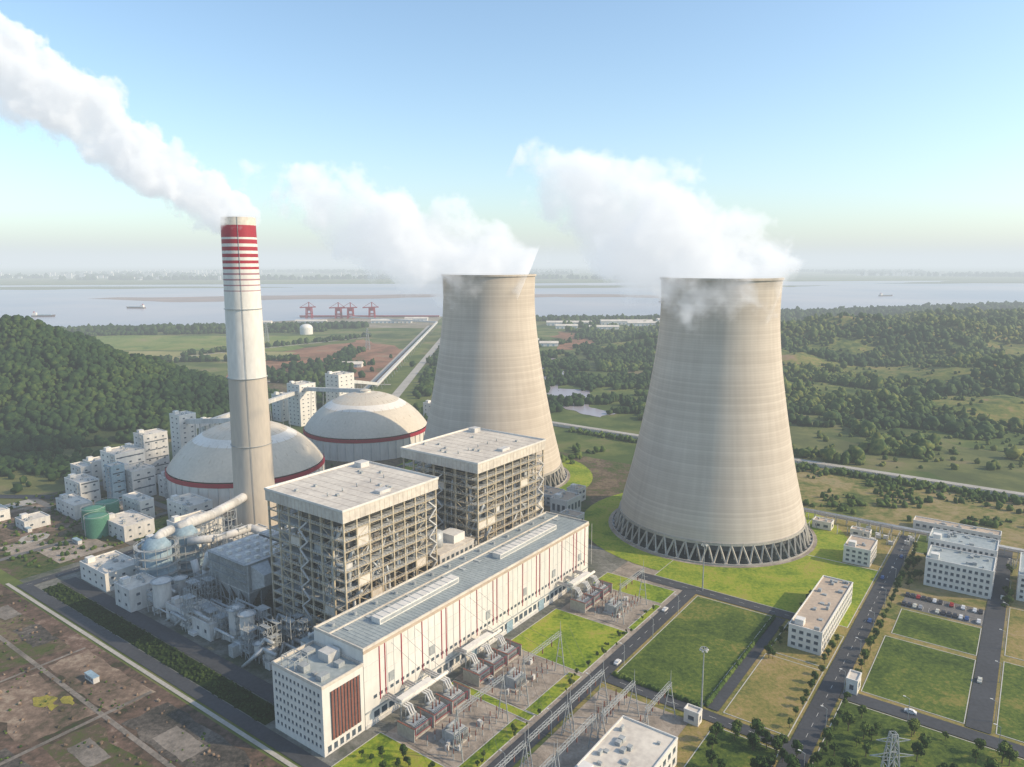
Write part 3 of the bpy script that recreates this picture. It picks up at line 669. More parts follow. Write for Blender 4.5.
# ---------------------------------------------------------------- cooling towers
def tower_mat():
    m,nt,o=newmat('tower_concrete'); l=nt.links.new
    tc=N(nt,'ShaderNodeTexCoord');sx=N(nt,'ShaderNodeSeparateXYZ');l(tc.outputs['Object'],sx.inputs[0])
    at=N(nt,'ShaderNodeMath',operation='ARCTAN2');l(sx.outputs[1],at.inputs[0]);l(sx.outputs[0],at.inputs[1])
    mz=N(nt,'ShaderNodeMath',operation='MULTIPLY');mz.inputs[1].default_value=1/1.5;l(sx.outputs[2],mz.inputs[0])
    fl=N(nt,'ShaderNodeMath',operation='FLOOR');l(mz.outputs[0],fl.inputs[0]);wn=N(nt,'ShaderNodeTexWhiteNoise',noise_dimensions='1D');l(fl.outputs[0],wn.inputs['W'])
    fr=N(nt,'ShaderNodeMath',operation='FRACT');l(mz.outputs[0],fr.inputs[0]);gt=N(nt,'ShaderNodeMath',operation='LESS_THAN');gt.inputs[1].default_value=.16;l(fr.outputs[0],gt.inputs[0])
    cb=N(nt,'ShaderNodeCombineXYZ');ma=N(nt,'ShaderNodeMath',operation='MULTIPLY');ma.inputs[1].default_value=9;l(at.outputs[0],ma.inputs[0]);l(ma.outputs[0],cb.inputs[0])
    mz2=N(nt,'ShaderNodeMath',operation='MULTIPLY');mz2.inputs[1].default_value=.012;l(sx.outputs[2],mz2.inputs[0]);l(mz2.outputs[0],cb.inputs[2])
    n1=N(nt,'ShaderNodeTexNoise');n1.inputs['Scale'].default_value=1.6;n1.inputs['Detail'].default_value=6;l(cb.outputs[0],n1.inputs[0])
    n2=N(nt,'ShaderNodeTexNoise');n2.inputs['Scale'].default_value=.05;n2.inputs['Detail'].default_value=8;l(tc.outputs['Object'],n2.inputs[0])
    r=ramp(nt,[(.2,(.41,.36,.305)),(.8,(.57,.515,.445))]);
    a1=N(nt,'ShaderNodeMath',operation='ADD');l(n1.outputs[0],a1.inputs[0]);l(n2.outputs[0],a1.inputs[1])
    a2=N(nt,'ShaderNodeMath',operation='MULTIPLY_ADD');a2.inputs[1].default_value=.26;a2.inputs[2].default_value=-.13;l(wn.outputs['Value'],a2.inputs[0])
    a3=N(nt,'ShaderNodeMath',operation='MULTIPLY_ADD');a3.inputs[1].default_value=.5;l(a1.outputs[0],a3.inputs[0]);l(a2.outputs[0],a3.inputs[2])
    a4=N(nt,'ShaderNodeMath',operation='MULTIPLY_ADD');a4.inputs[1].default_value=-.2;l(gt.outputs[0],a4.inputs[0]);l(a3.outputs[0],a4.inputs[2])
    l(a4.outputs[0],r.inputs[0])
    b=N(nt,'ShaderNodeBsdfPrincipled');b.inputs['Roughness'].default_value=.85;b.inputs['Specular IOR Level'].default_value=.2
    l(r.outputs[0],b.inputs['Base Color']);l(b.outputs[0],o.inputs[0]);return m
TWR=tower_mat();TIN=mat('tower_inside',(.2,.19,.17),(.1,.095,.09),.9)
ctl=[(11,61),(20,58.7),(47,52.2),(74,46.9),(95,43.3),(113,40.5),(130,38.5),(144,37.4),(155,37.2),(164,37.5),(170,37.9)]
KR=1.01
def prof(z):
    for (a,ra),(c,rc) in zip(ctl[:-1],ctl[1:]):
        if z<=c: return ra+(rc-ra)*(z-a)/(c-a)
    return ctl[-1][1]
def sprof(z): return KR*sum(prof(min(170,max(11,z+d))) for d in(-8,-4,0,4,8))/5
def ctower(X,Y):
    b=Bld('cooling_tower',X,Y,True)
    zs=[11+159*i/60 for i in range(61)]
    b.part('shell',TWR,True).lathe((X,Y,0),[(sprof(z),z) for z in zs],128)
    b.part('inner_shell',TIN,True).lathe((X,Y,0),[(sprof(z)-.9,z) for z in reversed(zs)],128)
    rr=sprof(170);b.part('rim',TWR).lathe((X,Y,170),[(rr-.95,-.8),(rr-.95,.25),(rr+.9,.25),(rr+.9,-1.2),(rr-.02,-1.2)],96)
    r0=sprof(11);b.part('ring_beam',CONC2).lathe((X,Y,11),[(r0-1,1),(r0-1,-.5),(r0+.5,-.5),(r0+.5,1.2),(r0-.1,1.2)],96)
    lg=b.part('support_columns',CONC2);n=56;rb=64.6
    for i in range(n):
        a=2*math.pi*i/n;a1=a+2*math.pi/n*.5;a2=a-2*math.pi/n*.5
        for k in (a1,a2): lg.beam((X+r0*math.cos(k),Y+r0*math.sin(k),11),(X+rb*math.cos(a),Y+rb*math.sin(a),.3),.85,.95)
        lg.box(X+rb*math.cos(a)-1,X+rb*math.cos(a)+1,Y+rb*math.sin(a)-1,Y+rb*math.sin(a)+1,0,1)
    b.part('basin_wall',CONC2).lathe((X,Y,0),[(66.6,0),(66.6,1.2),(66.1,1.2),(66.1,.2)],96)
    b.part('basin_water',DKW).cyl(X,Y,.3,.5,66.,66.,96)
    b.part('fill_packing',DARKST).cyl(X,Y,6,11.5,58,58,96)
    for i in range(0,48):
        a=2*math.pi*i/48;b.part('fill_columns',CONC2).beam((X+57*math.cos(a),Y+57*math.sin(a),0),(X+57*math.cos(a),Y+57*math.sin(a),6),.6)
    b.done()
    sheet('lawn',[(X+88*math.cos(i*math.pi/24),Y+88*math.sin(i*math.pi/24)) for i in range(48)],LAWN2,.19,True)
    sheet('ring_path',[(X+69*math.cos(i*math.pi/24),Y+69*math.sin(i*math.pi/24)) for i in range(48)],CONC,.23,True)
ctower(136,477);ctower(-19,602)
# ---------------------------------------------------------------- coal domes
for X,Y in ((-214,568),(-144,701)):
    b=Bld('coal_storage_dome',X,Y,True);R_=60
    b.part('skirt_wall',WHITE).lathe((X,Y,0),[(R_,0),(R_,17.4)],96)
    b.part('red_ring',RED).lathe((X,Y,0),[(R_+.5,17.4),(R_+.5,20.4),(R_-.5,20.45)],96)
    DG=mat('dome_cladding',(.58,.53,.45),(.49,.45,.38),.6,.05,.5)
    Rs=(R_**2+34**2)/(2*34);pr=[]
    for i in range(25):
        r=(R_-.6)*(1-i/24);pr.append((r,20.4+math.sqrt(Rs*Rs-r*r)-(Rs-34)))
    b.part('lower_dome',DG,True).lathe((X,Y,0),pr[:9],96);b.part('upper_dome',WHITE,True).lathe((X,Y,0),pr[8:12],96);b.part('crown',DG,True).lathe((X,Y,0),pr[11:],96)
    rb=b.part('ribs',ROOFT)
    for k in range(32):
        a=2*math.pi*k/32
        for (r1,z1),(r2,z2) in zip(pr[:20:4],pr[4:24:4]): rb.beam((X+r1*math.cos(a),Y+r1*math.sin(a),z1+.05),(X+r2*math.cos(a),Y+r2*math.sin(a),z2+.05),.22)
    b.part('cupola',WHITE).cyl(X,Y,53,56,5,5,24);b.part('cupola_roof',DG).lathe((X,Y,56),[(5.6,0),(0,1.6)],24)
    wv=b.part('skirt_buttresses',WHITE2)
    for k in range(48):
        a=2*math.pi*k/48;wv.beam((X+60.2*math.cos(a),Y+60.2*math.sin(a),0),(X+60.2*math.cos(a),Y+60.2*math.sin(a),17.3),.7)
    b.done()
def tt(X,Y,w,h,nm='transfer_tower'):
    s,wv=cxy(X,Y);simple(nm,s-w/2,s+w/2,wv-w/2,wv+w/2,h,WHITE,ROOFW,pitch=6,ww=.26,wh=.22).done()
tt(-297,640,16,45);tt(-236,800,22,46);tt(-207,860,24,48);tt(-265,820,16,30);tt(-300,700,14,26);tt(-330,620,18,20);tt(-90,800,14,24);tt(-350,590,14,16);tt(-262,868,12,22)
b=Bld('conveyor_gallery',-200,860,True);g=b.part('gallery',WHITE2);lg=b.part('trestles',STEEL)
def gal(p,q,n=8):
    g.beam(p,q,4)
    for i in range(1,n):
        t=i/n;x=p[0]+(q[0]-p[0])*t;y=p[1]+(q[1]-p[1])*t;z=p[2]+(q[2]-p[2])*t
        for d in(-2,2): lg.beam((x+d,y,z-2),(x+d*2,y,0),.5)
gal((-207,860,40),(-190,1000,12),6);gal((-190,1000,10),(-215,2080,10),40);gal((-215,2080,10),(-500,2250,12),14);gal((-297,640,38),(-214,568,55),4);gal((-236,800,40),(-144,701,55),5);gal((-297,640,35),(-300,700,22),3);gal((-236,800,38),(-297,640,30),6)
b.done()
sheet('road',[(-165,940),(-152,940),(-164,2080),(-176,2080)],CONC2,.33,True);sheet('road',[(-213,960),(-205,960),(-234,2080),(-242,2080)],CONC2,.34,True)
sheet('road',[(-400,1095),(-180,1060),(-180,1066),(-400,1101)],CONC2,.35,True);sheet('road',[(-640,1380),(-634,1375),(-350,1740),(-356,1745)],CONC2,.36,True)
def crane(X,Y,s=1):
    b=Bld('harbour_crane',X,Y,True);p=b.part('frame',RED)
    for dx in(-9,9):
        for dy in(-8,8): p.beam((X+dx,Y+dy,0),(X+dx*.8,Y+dy,34),3)
        p.beam((X+dx,Y-8,12),(X+dx,Y+8,12),2.4)
    for dy in(-8,8): p.beam((X-9,Y+dy,14),(X+9,Y+dy,14),3);p.beam((X-8,Y+dy,34),(X+8,Y+dy,34),3)
    p.beam((X-30,Y,34),(X+22,Y,36),3.4);p.beam((X,Y,34),(X,Y,52),2.6);p.beam((X,Y,52),(X-28,Y,35),1.2);p.beam((X,Y,52),(X+20,Y,36),1.2)
    b.part('cab',RED).box(X-6,X+6,Y-5,Y+5,24,34);b.done()
for x in (-660,-560,-520,-455): crane(x,2360+random.uniform(-20,20))
b=Bld('quay',-500,2400,True);b.part('deck',CONC2).box(-700,-240,2395,2425,0,4);b.part('fenders',RED).box(-700,-240,2392,2394.9,3,6.5);b.done()
b=Bld('domed_silo',-520,1830,True);b.part('wall',WHITE).cyl(-520,1830,0,16,16,16,24);b.part('dome',WHITE,True).ball((-520,1830,16),16,10,24,6,0);b.done()
for x,y,l,d,h in ((100,2080,130,30,9),(260,2110,150,35,10),(330,2060,120,26,9),(120,1980,60,24,8),(430,2130,70,40,12),(-760,2100,60,20,8),(-640,2140,90,20,8),(-420,2160,120,22,8),(-330,2230,70,20,9),(210,1960,80,22,7),(-90,2140,50,20,8),(60,1560,40,16,7),(30,1620,30,14,7),(-300,1240,40,16,6),(-420,1000,30,14,6),(560,1700,40,16,7),(900,1900,50,18,7),(1100,2100,60,20,8)):
    b=Bld('warehouse',x,y,True);b.part('walls',WHITE).box(x,x+l,y,y+d,0,h);b.part('roof',ROOFW)._a([(x-1,y-1,h),(x+l+1,y-1,h),(x+l+1,y+d+1,h),(x-1,y+d+1,h),(x-1,y+d/2,h+4),(x+l+1,y+d/2,h+4)],[(0,1,5,4),(2,3,4,5),(0,4,3),(1,2,5)])
    for i in range(int(l/12)): b.part('doors',BLUEG).box(x+4+i*12,x+8+i*12,y-.3,y-.02,0,5)
    b.done()
HP=mat('hull_paint',(.12,.09,.09))
def ship(X,Y,L,rot):
    b=Bld('cargo_ship',X,Y,True);b.e.rotation_euler=(0,0,rot);h=b.part('hull',HP);w=L*.08
    h._a([(X-L/2,Y-w,5),(X+L*.38,Y-w,5),(X+L/2,Y,7),(X+L*.38,Y+w,5),(X-L/2,Y+w,5),(X-L/2,Y-w*.8,0),(X+L*.36,Y-w*.8,0),(X+L*.46,Y,0),(X+L*.36,Y+w*.8,0),(X-L/2,Y+w*.8,0)],[(0,1,6,5),(1,2,7,6),(2,3,8,7),(3,4,9,8),(4,0,5,9),(0,4,3,2,1)])
    b.part('wheelhouse',WHITE).box(X-L*.45,X-L*.3,Y-w*.8,Y+w*.8,5,14);b.part('funnel',RED).box(X-L*.42,X-L*.38,Y-1.5,Y+1.5,14,18);b.part('hatches',BLUEG).box(X-L*.25,X+L*.33,Y-w*.6,Y+w*.6,5.1,7.5);b.done()
ship(-1560,2420,75,.1);ship(-1480,2860,80,3.0);ship(2000,3900,90,.3);ship(700,3300,70,0)
# ---------------------------------------------------------------- right-side buildings
simple('administration_building',295,318,-190,-158,15.5,WHITE,ROOFG,4,('s-','w-','w+'),pitch=2.6).done()
simple('office_block',322,342,-190,-156,18,WHITE,ROOFG,5,('s-','w-','w+'),pitch=2.6).done()
simple('dormitory_building',303,340,-234,-201,14,WHITE,ROOFG,4,('s-','w-','w+'),pitch=2.6).done()
simple('long_workshop',181,247,-130,-115,11,WHITE,ROOFT,3,('s-','w-','w+'),pitch=3.2).done()
simple('gatehouse',302,323,-129,-114,10,WHITE,ROOFT,3,('s-','w-'),pitch=3).done()
simple('gate_kiosk',157,165,-150,-145.5,6,WHITE,ROOFW,1,('s-','w-'),False).done()
simple('switchgear_building',34,73,-106,-84,10,WHITE,ROOFW,2,('s-','w-','w+'),pitch=4).done()
simple('valve_hut',98,102,-104,-98,5,WHITE,ROOFW,1,('s-','w-'),False).done()
for q in ((282,300,84,124,8),(262,282,96,130,9),(300,312,72,82,10)): simple('pump_house',*q,WHITE2,ROOFT,2).done()
for q in ((268,288,62,76,12),(252,262,44,58,9),(352,360,-96,-84,5),(352,358,-120,-108,4),(395,405,-60,-30,6),(392,402,-190,-140,5),(395,410,-250,-215,6)): simple('utility_hut',*q,WHITE,ROOFT,1).done()
b=Bld('pipe_trestle',378,-200);g=b.part('frames',STEEL);pi=b.part('pipes',WHITE2,True)
for i in range(34):
    w0=-60-i*7
    for s in(370,374): g.beam((s,w0,0),(s,w0,5),.4)
    g.beam((370,w0,5),(374,w0,5),.4)
for i in range(4): pi.beam((370.5+i,-60,5.5),(370.5+i,-291,5.5),.7,None,8)
b.done()
b=Bld('substation_equipment',390,-150);p=b.part('posts',STEEL);i_=b.part('insulators',ROOFW);q=b.part('cabinets',WHITE2);rn=random.Random(8)
for k in range(120):
    s=rn.uniform(345,368);w=rn.uniform(-300,-60)
    if -192<w<-145: continue
    p.beam((s,w,0),(s,w,3),.4);i_.cyl(s,w,3,5,.3,.2,6)
    if k%4==0: q.box(s+1,s+3,w,w+3,0,2.4)
b.done()
# ---------------------------------------------------------------- transformers & gantries
def transformer(s,w,nm='transformer'):
    b=Bld(nm,s,w);t=b.part('tank',DUCT);t.box(s-3.5,s+3.5,w-2.2,w+2.2,.8,5);b.part('plinth',CONC2).box(s-5,s+5,w-4,w+4,.2,.8)
    f=b.part('radiators',STEEL)
    for k in range(9):
        for sg in(-1,1): f.box(s-3.3+k*.8,s-2.9+k*.8,min(w+sg*2.3,w+sg*3.6),max(w+sg*2.3,w+sg*3.6),1.4,4.6)
    b.part('conservator',STEEL,True).beam((s-3,w+1.4,6.3),(s+2,w+1.4,6.3),1.4,None,12)
    u=b.part('bushings',BROWN,True)
    for k in(-2,0,2): u.cyl(s+k,w-1,5,8,.35,.15,8)
    b.part('fans',DARKST).box(s-3,s+3,w-3.9,w-3.7,1.6,3)
    b.done()
for s0,s1,w0 in ((24,60,-8),(67,101,-5),(151,183,-8)):
    n=3
    for k in range(n): transformer(s0+7+k*(s1-s0-14)/(n-1),w0-8)
    transformer(s0+12,w0-24,'station_transformer')
    b=Bld('firewall',s0,w0-10);p=b.part('wall',CONC2);pc=b.part('coping',BROWN)
    for k in range(n+1):
        x=s0+1.5+k*(s1-s0-3)/n;p.box(x-.2,x+.2,w0-13,w0-4,.2,5.6);pc.box(x-.3,x+.3,w0-13.1,w0-3.9,5.6,5.8)
    b.done()
    b=Bld('fire_water_piping',s0,w0-10);p=b.part('pipes',RED)
    for k in range(n):
        x=s0+7+k*(s1-s0-14)/(n-1)
        for z in(2,5):
            p.beam((x-4.4,w0-12.4,z),(x+4.4,w0-12.4,z),.14);p.beam((x-4.4,w0-12.4,.2),(x-4.4,w0-12.4,z),.14);p.beam((x+4.4,w0-12.4,.2),(x+4.4,w0-12.4,z),.14)
    b.done()
    b=Bld('busduct',s0,w0);p=b.part('duct',WHITE2,True);g=b.part('supports',STEEL)
    for k in range(n):
        x=s0+7+k*(s1-s0-14)/(n-1)
        for d in(-1.2,0,1.2): p.pipe([(x+d,w0-7,6.5),(x+d,w0-5,9.5),(x+d,.1,9.5)],.35)
        g.beam((x-2,w0-5,0),(x-2,w0-5,9),.3);g.beam((x+2,w0-5,0),(x+2,w0-5,9),.3);g.beam((x-2,w0-5,9),(x+2,w0-5,9),.3)
    b.part('bus_header',WHITE,True).beam((s0+4,w0-3,11),(s1-4,w0-3,11),1.4,None,10)
    b.part('white_canopy',WHITE).box(s0+4,s0+22,w0-4,w0-1,12,13)
    for x in(s0+5,s0+21): g.beam((x,w0-2.5,0),(x,w0-2.5,12),.4)
    b.done()
    b=Bld('yard_equipment',s0,w0-30);p=b.part('posts',STEEL);i_=b.part('insulators',BROWN);rn=random.Random(int(s0));cb=b.part('cabinets',WHITE2)
    for k in range(8):
        for w in(w0-18,w0-28,w0-31):
            s=s0+3+k*(s1-s0-6)/7;p.beam((s,w,0),(s,w,2.6),.3);i_.cyl(s,w,2.6,4.6,.25,.15,6)
    for k in range(6):
        s=rn.uniform(s0+2,s1-4);w=w0-rn.uniform(14,30);cb.box(s,s+1.5,w,w+1,.2,2.2)
    b.done()
def gantry(s0,s1,w,h):
    b=Bld('switchyard_gantry',s0,w);p=b.part('lattice',STEEL)
    for s in(s0,s1):
        p.beam((s,w-2.6,0),(s,w,h),.35,.25);p.beam((s,w+2.6,0),(s,w,h),.35,.25)
        for k in range(1,5):
            y=2.6*(1-k/5);p.beam((s,w-y,h*k/5),(s,w+y,h*k/5),.18)
        p.beam((s,w,h),(s,w,h+5),.2,.08)
    p.truss((s0,w,h-.6),(s1,w,h-.6),1.2,.14,2.4)
    i=b.part('insulators',BROWN)
    for k in range(3): x=s0+(s1-s0)*(k+1)/4;i.cyl(x,w,h-4,h-1.2,.25,.25,6)
    b.done()
for a,c in((28,56),(70,98),(154,180)): gantry(a,c,-40,20)
for a,c,w in((8,34,-66),(36,62,-66),(64,90,-66),(8,34,-78),(36,62,-78),(64,90,-80),(-20,6,-66),(76,98,-92)): gantry(a,c,w,15)
b=Bld('overhead_conductors',28,-10);p=b.part('wires',DARKST)
def sag(a,c,sg,n=8):
    pr=None
    for i in range(n+1):
        t=i/n;q=(a[0]+(c[0]-a[0])*t,a[1]+(c[1]-a[1])*t,a[2]+(c[2]-a[2])*t-sg*4*t*(1-t))
        if pr: p.beam(pr,q,.07)
        pr=q
for a,c in((28,56),(70,98),(154,180)):
    for k in range(3):
        x=a+(c-a)*(k+1)/4;sag((x,0,30),(x,-40,19),1.5)
for a in(8,36,64):
    for k in range(3):
        x=a+26*(k+1)/4;sag((x,-66,14),(x,-78,14),.8);sag((x+22,-40,19),(x,-66,14),1.2)
b.done()
rect('switchyard_gravel',-20,100,-100,-60.5,CONC,.16)
b=Bld('switchyard_equipment',0,-70);p=b.part('posts',STEEL);i_=b.part('insulators',BROWN)
for s in range(-16,34,5):
    for w in(-70,-74,-84,-88):
        p.beam((s,w,0),(s,w,3),.4);i_.cyl(s,w,3,5.5,.3,.2,6)
for s in range(74,98,5):
    for w in(-70,-74,-86): p.beam((s,w,0),(s,w,3),.4);i_.cyl(s,w,3,5.5,.3,.2,6)
b.done()
def pylon(X,Y,h,r=4.5,t=1):
    b=Bld('transmission_pylon',X,Y,True);p=b.part('lattice',STEEL);n=9;pr=None
    for k in range(n+1):
        z=h*k/n;q=r*(1-.82*k/n);c=[(X+q,Y+q,z),(X-q,Y+q,z),(X-q,Y-q,z),(X+q,Y-q,z)]
        if pr:
            for i in range(4): p.beam(pr[i],c[i],.3*t);p.beam(pr[i],c[(i+1)%4],.16*t);p.beam(pr[(i+1)%4],c[i],.16*t);p.beam(c[i],c[(i+1)%4],.16*t)
        pr=c
    for z,l in((h*.72,8),(h*.84,6.5),(h*.95,5)):
        for sg in(-1,1): p.beam((X,Y,z+1),(X+sg*l,Y,z),.2*t);p.beam((X,Y,z-.8),(X+sg*l,Y,z),.2*t)
    b.done()
pylon(111,191,45);pylon(420,1500,50,4.5,1.5)
for x,y in((-300,1500),(-560,1650),(40,1650)): pylon(x,y,45,4.5,1.5)
def lamp(s,w,h=11,d=1):
    b=Bld('street_lamp',s,w);p=b.part('pole',STEEL);p.beam((s,w,0),(s,w,h),.25,.15);p.beam((s,w,h),(s,w+1.8*d,h+.5),.12);b.part('lantern',WHITE).box(s-.25,s+.25,min(w+1.4*d,w+2.4*d),max(w+1.4*d,w+2.4*d),h+.45,h+.65);b.done()
for s in range(0,205,30): lamp(s,-60.2,10,1)
for s in range(60,370,32): lamp(s,-145.2,10,1)
for w in range(-290,-145,30): lamp(150,w,10,1)
for s in range(170,370,34): lamp(s,-198,9,1)
for s,w in((109,-101),(214,-60)):
    b=Bld('lighting_mast',s,w);b.part('mast',STEEL).beam((s,w,0),(s,w,28),.6,.25);b.part('ring',STEEL).lathe((s,w,27),[(1.2,0),(1.5,0),(1.5,.4),(1.2,.4)],12)
    for i in range(6): a=i*1.047;b.part('floodlights',WHITE).box(s+1.5*math.cos(a)-.3,s+1.5*math.cos(a)+.3,w+1.5*math.sin(a)-.3,w+1.5*math.sin(a)+.3,26.4,27)
    b.done()
def carmesh(m):
    p=Part('c',m,0,0)
    body=[(-2.2,0),(-2.25,.7),(-1.6,.9),(-1.0,1.4),(.7,1.42),(1.3,.95),(2.1,.8),(2.25,.35),(2.2,0)]
    vs=[];n=len(body)
    for y in(-.88,.88):
        for x,z in body: vs.append((x,y*(.82 if z>1.2 else 1),z+.3))
    p._a(vs,[tuple(range(n-1,-1,-1)),tuple(range(n,2*n))]+[(i,(i+1)%n,n+(i+1)%n,n+i) for i in range(n)]);return p
CP=[mat('car_paint_%d'%i,c,None,.3) for i,c in enumerate([(.7,.7,.7),(.05,.05,.06),(.3,.31,.33),(.35,.03,.03),(.05,.1,.25),(.6,.58,.5)])]
def car(s,w,rot):
    m=random.choice(CP[:3]+CP);b=Bld('parked_car',s,w);pt=carmesh(m);mkmesh('body',pt.v,pt.f,m,b.e)
    g=Part('g',GLASS,0,0);g._a([(-1.45,-.74,1.25),(.98,-.74,1.25),(.62,-.74,1.66),(-.95,-.74,1.66),(-1.45,.74,1.25),(.98,.74,1.25),(.62,.74,1.66),(-.95,.74,1.66)],[(0,1,2,3),(7,6,5,4),(1,5,6,2),(4,0,3,7)])
    g.v=[(x*1.01,y*1.12,z) for x,y,z in g.v];mkmesh('glazing',g.v,g.f,GLASS,b.e)
    k=Part('w',DARKST,0,0)
    for x in(-1.4,1.4):
        for y in(-.85,.85): k.beam((x,y-.1,.33),(x,y+.1,.33),.66,None,12)
    mkmesh('wheels',k.v,k.f,DARKST,b.e);b.e.location.z=.12;b.e.rotation_euler=(0,0,ROT+rot)
for row in(261.6,274.4):
    for i in range(14):
        if random.random()<.8: car(row,-186.7+i*2.6,0)
for s,w,r in((120,-57,0),(180,-53,0),(230,-142,0),(290,-138,0),(155.5,-240,1.57),(200,-191,0),(157,-170,1.57),(330,-142,0),(300,-195,0)): car(s,w,r)
def treemesh(seed,h):
    rn=random.Random(seed);t=Part('t',BARK,0,0);l=Part('l',FOLN,0,0)
    t.beam((0,0,0),(0,0,h*.5),h*.06,h*.03,6);cs=[]
    for i in range(7):
        a=rn.uniform(0,6.28);r=h*rn.uniform(.08,.24);z=h*rn.uniform(.45,.85);t.beam((0,0,h*.35),(r*math.cos(a),r*math.sin(a),z),h*.025,h*.01,5);cs.append((r*math.cos(a),r*math.sin(a),z,h*rn.uniform(.13,.2)))
    cs.append((0,0,h*.88,h*.15))
    for cx,cy,cz,cr in cs:
        for k in range(75):
            d=Vector((rn.gauss(0,1),rn.gauss(0,1),rn.gauss(0,1))).normalized()*cr*rn.uniform(.5,1.08);c=Vector((cx,cy,cz))+d
            u=Vector((rn.gauss(0,1),rn.gauss(0,1),rn.gauss(0,1))).normalized();v=u.cross(d).normalized();q=h*.045;v=v*q;u2=v.cross(d).normalized()*q
            l._a([tuple(c+u2),tuple(c+v),tuple(c-u2),tuple(c-v)],[(0,1,2,3)])
    a=bpy.data.meshes.new('trunk');a.from_pydata(t.v,[],t.f);a.materials.append(BARK);c=bpy.data.meshes.new('crown');c.from_pydata(l.v,[],l.f);c.materials.append(FOLN);return a,c
TM=[treemesh(i,h) for i,h in enumerate((7,8,6,9))]
def tree(s,w,sc=1):
    X,Y=W(s,w);e=bpy.data.objects.new('broadleaf_tree',None);scene.collection.objects.link(e);e.location=(X,Y,.1);e.scale=(sc,sc,sc);e.rotation_euler=(0,0,random.random()*6)
    for nm,me in zip(('trunk','crown'),random.choice(TM)):
        o=bpy.data.objects.new(nm,me);scene.collection.objects.link(o);o.parent=e
random.seed(5)
for s in range(118,206,8): tree(s+random.uniform(-2,2),-134+random.uniform(0,1),.6)
for s in range(60,350,7): tree(s+random.uniform(-2,2),-147.5,random.uniform(.5,.8))
for i in range(44): tree(random.uniform(66,104),random.uniform(-152,-112),random.uniform(.6,1.1))
for i in range(16): tree(random.uniform(165,250),random.uniform(-113,-109),random.uniform(.4,.7))
for i in range(60): tree(random.uniform(80,150),random.uniform(-215,-147),random.uniform(.6,1))
for i in range(24): tree(random.uniform(285,345),random.uniform(-156,-150) if i%2 else random.uniform(-199,-195),random.uniform(.5,.8))
for i in range(40): tree(random.uniform(0,200),random.uniform(-50,-45),random.uniform(.25,.45))
for i in range(18): tree(random.uniform(-4,25),random.uniform(-46,-10),random.uniform(.4,.7))
pts=[]
for i in range(700):
    s=random.uniform(-1.5,8);w=random.uniform(36,236);X,Y=W(s,w);pts.append((X,Y,-.2,random.uniform(.8,1.5)))
forest('clipped_hedge',pts,FOLH)
pts=[]
for i in range(260): X,Y=W(random.uniform(113,206),-101.5);pts.append((X,Y,-.2,random.uniform(1.2,1.8)))
for i in range(260): X,Y=W(110.5+random.random(),random.uniform(-100,-60));pts.append((X,Y,-.2,random.uniform(1.2,1.8)))
for i in range(700):
    X,Y=W(500+random.gauss(0,3),random.uniform(-420,200));pts.append((X,Y,-.2,random.uniform(2,5)))
for i in range(1500):
    s=random.uniform(395,505);w=random.uniform(-400,-20)
    if mn.noise(Vector((s*.03,w*.03,0)))>.05: X,Y=W(s,w);pts.append((X,Y,-.2,random.uniform(1,4.5)))
for i in range(900):
    s=random.uniform(240,470);w=random.uniform(130,410)
    X,Y=W(s,w)
    if mn.noise(Vector((s*.02,w*.02,4)))>.05 and min(math.hypot(X+214,Y-568),math.hypot(X+144,Y-701),math.hypot(X+19,Y-602))>75: pts.append((X,Y,-.2,random.uniform(2,6)))
for i in range(2200):
    s=random.uniform(-150,-14);w=random.uniform(-10,420)
    if mn.noise(Vector((s*.05,w*.05,7)))>.1: X,Y=W(s,w);pts.append((X,Y,-.2,random.uniform(.3,1.1)))
for i in range(400):
    s=random.uniform(5,100);w=random.uniform(265,420);X,Y=W(s,w);pts.append((X,Y,-.2,random.uniform(1,2.6)))
forest('shrubs',pts,FOLN)
pts=[]
for i in range(420):
    s=random.uniform(-120,-14);w=random.uniform(-5,260);X,Y=W(s,w);pts.append((X,Y,-.3,random.uniform(.4,1.5)))
forest('rubble_heaps',pts,SOIL2)
for s,w in((-28,118),(-75,120),(30,340),(40,290)):
    b=Bld('site_cabin',s,w);b.part('walls',WHITE2).box(s,s+2.5,w,w+8,0,2.7);b.part('roof',BLUEG).box(s-.15,s+2.65,w-.15,w+8.15,2.7,2.9);windows(b,'s-',w+.5,w+7.5,.8,2.4,4,1,s,.5,.7);b.done()
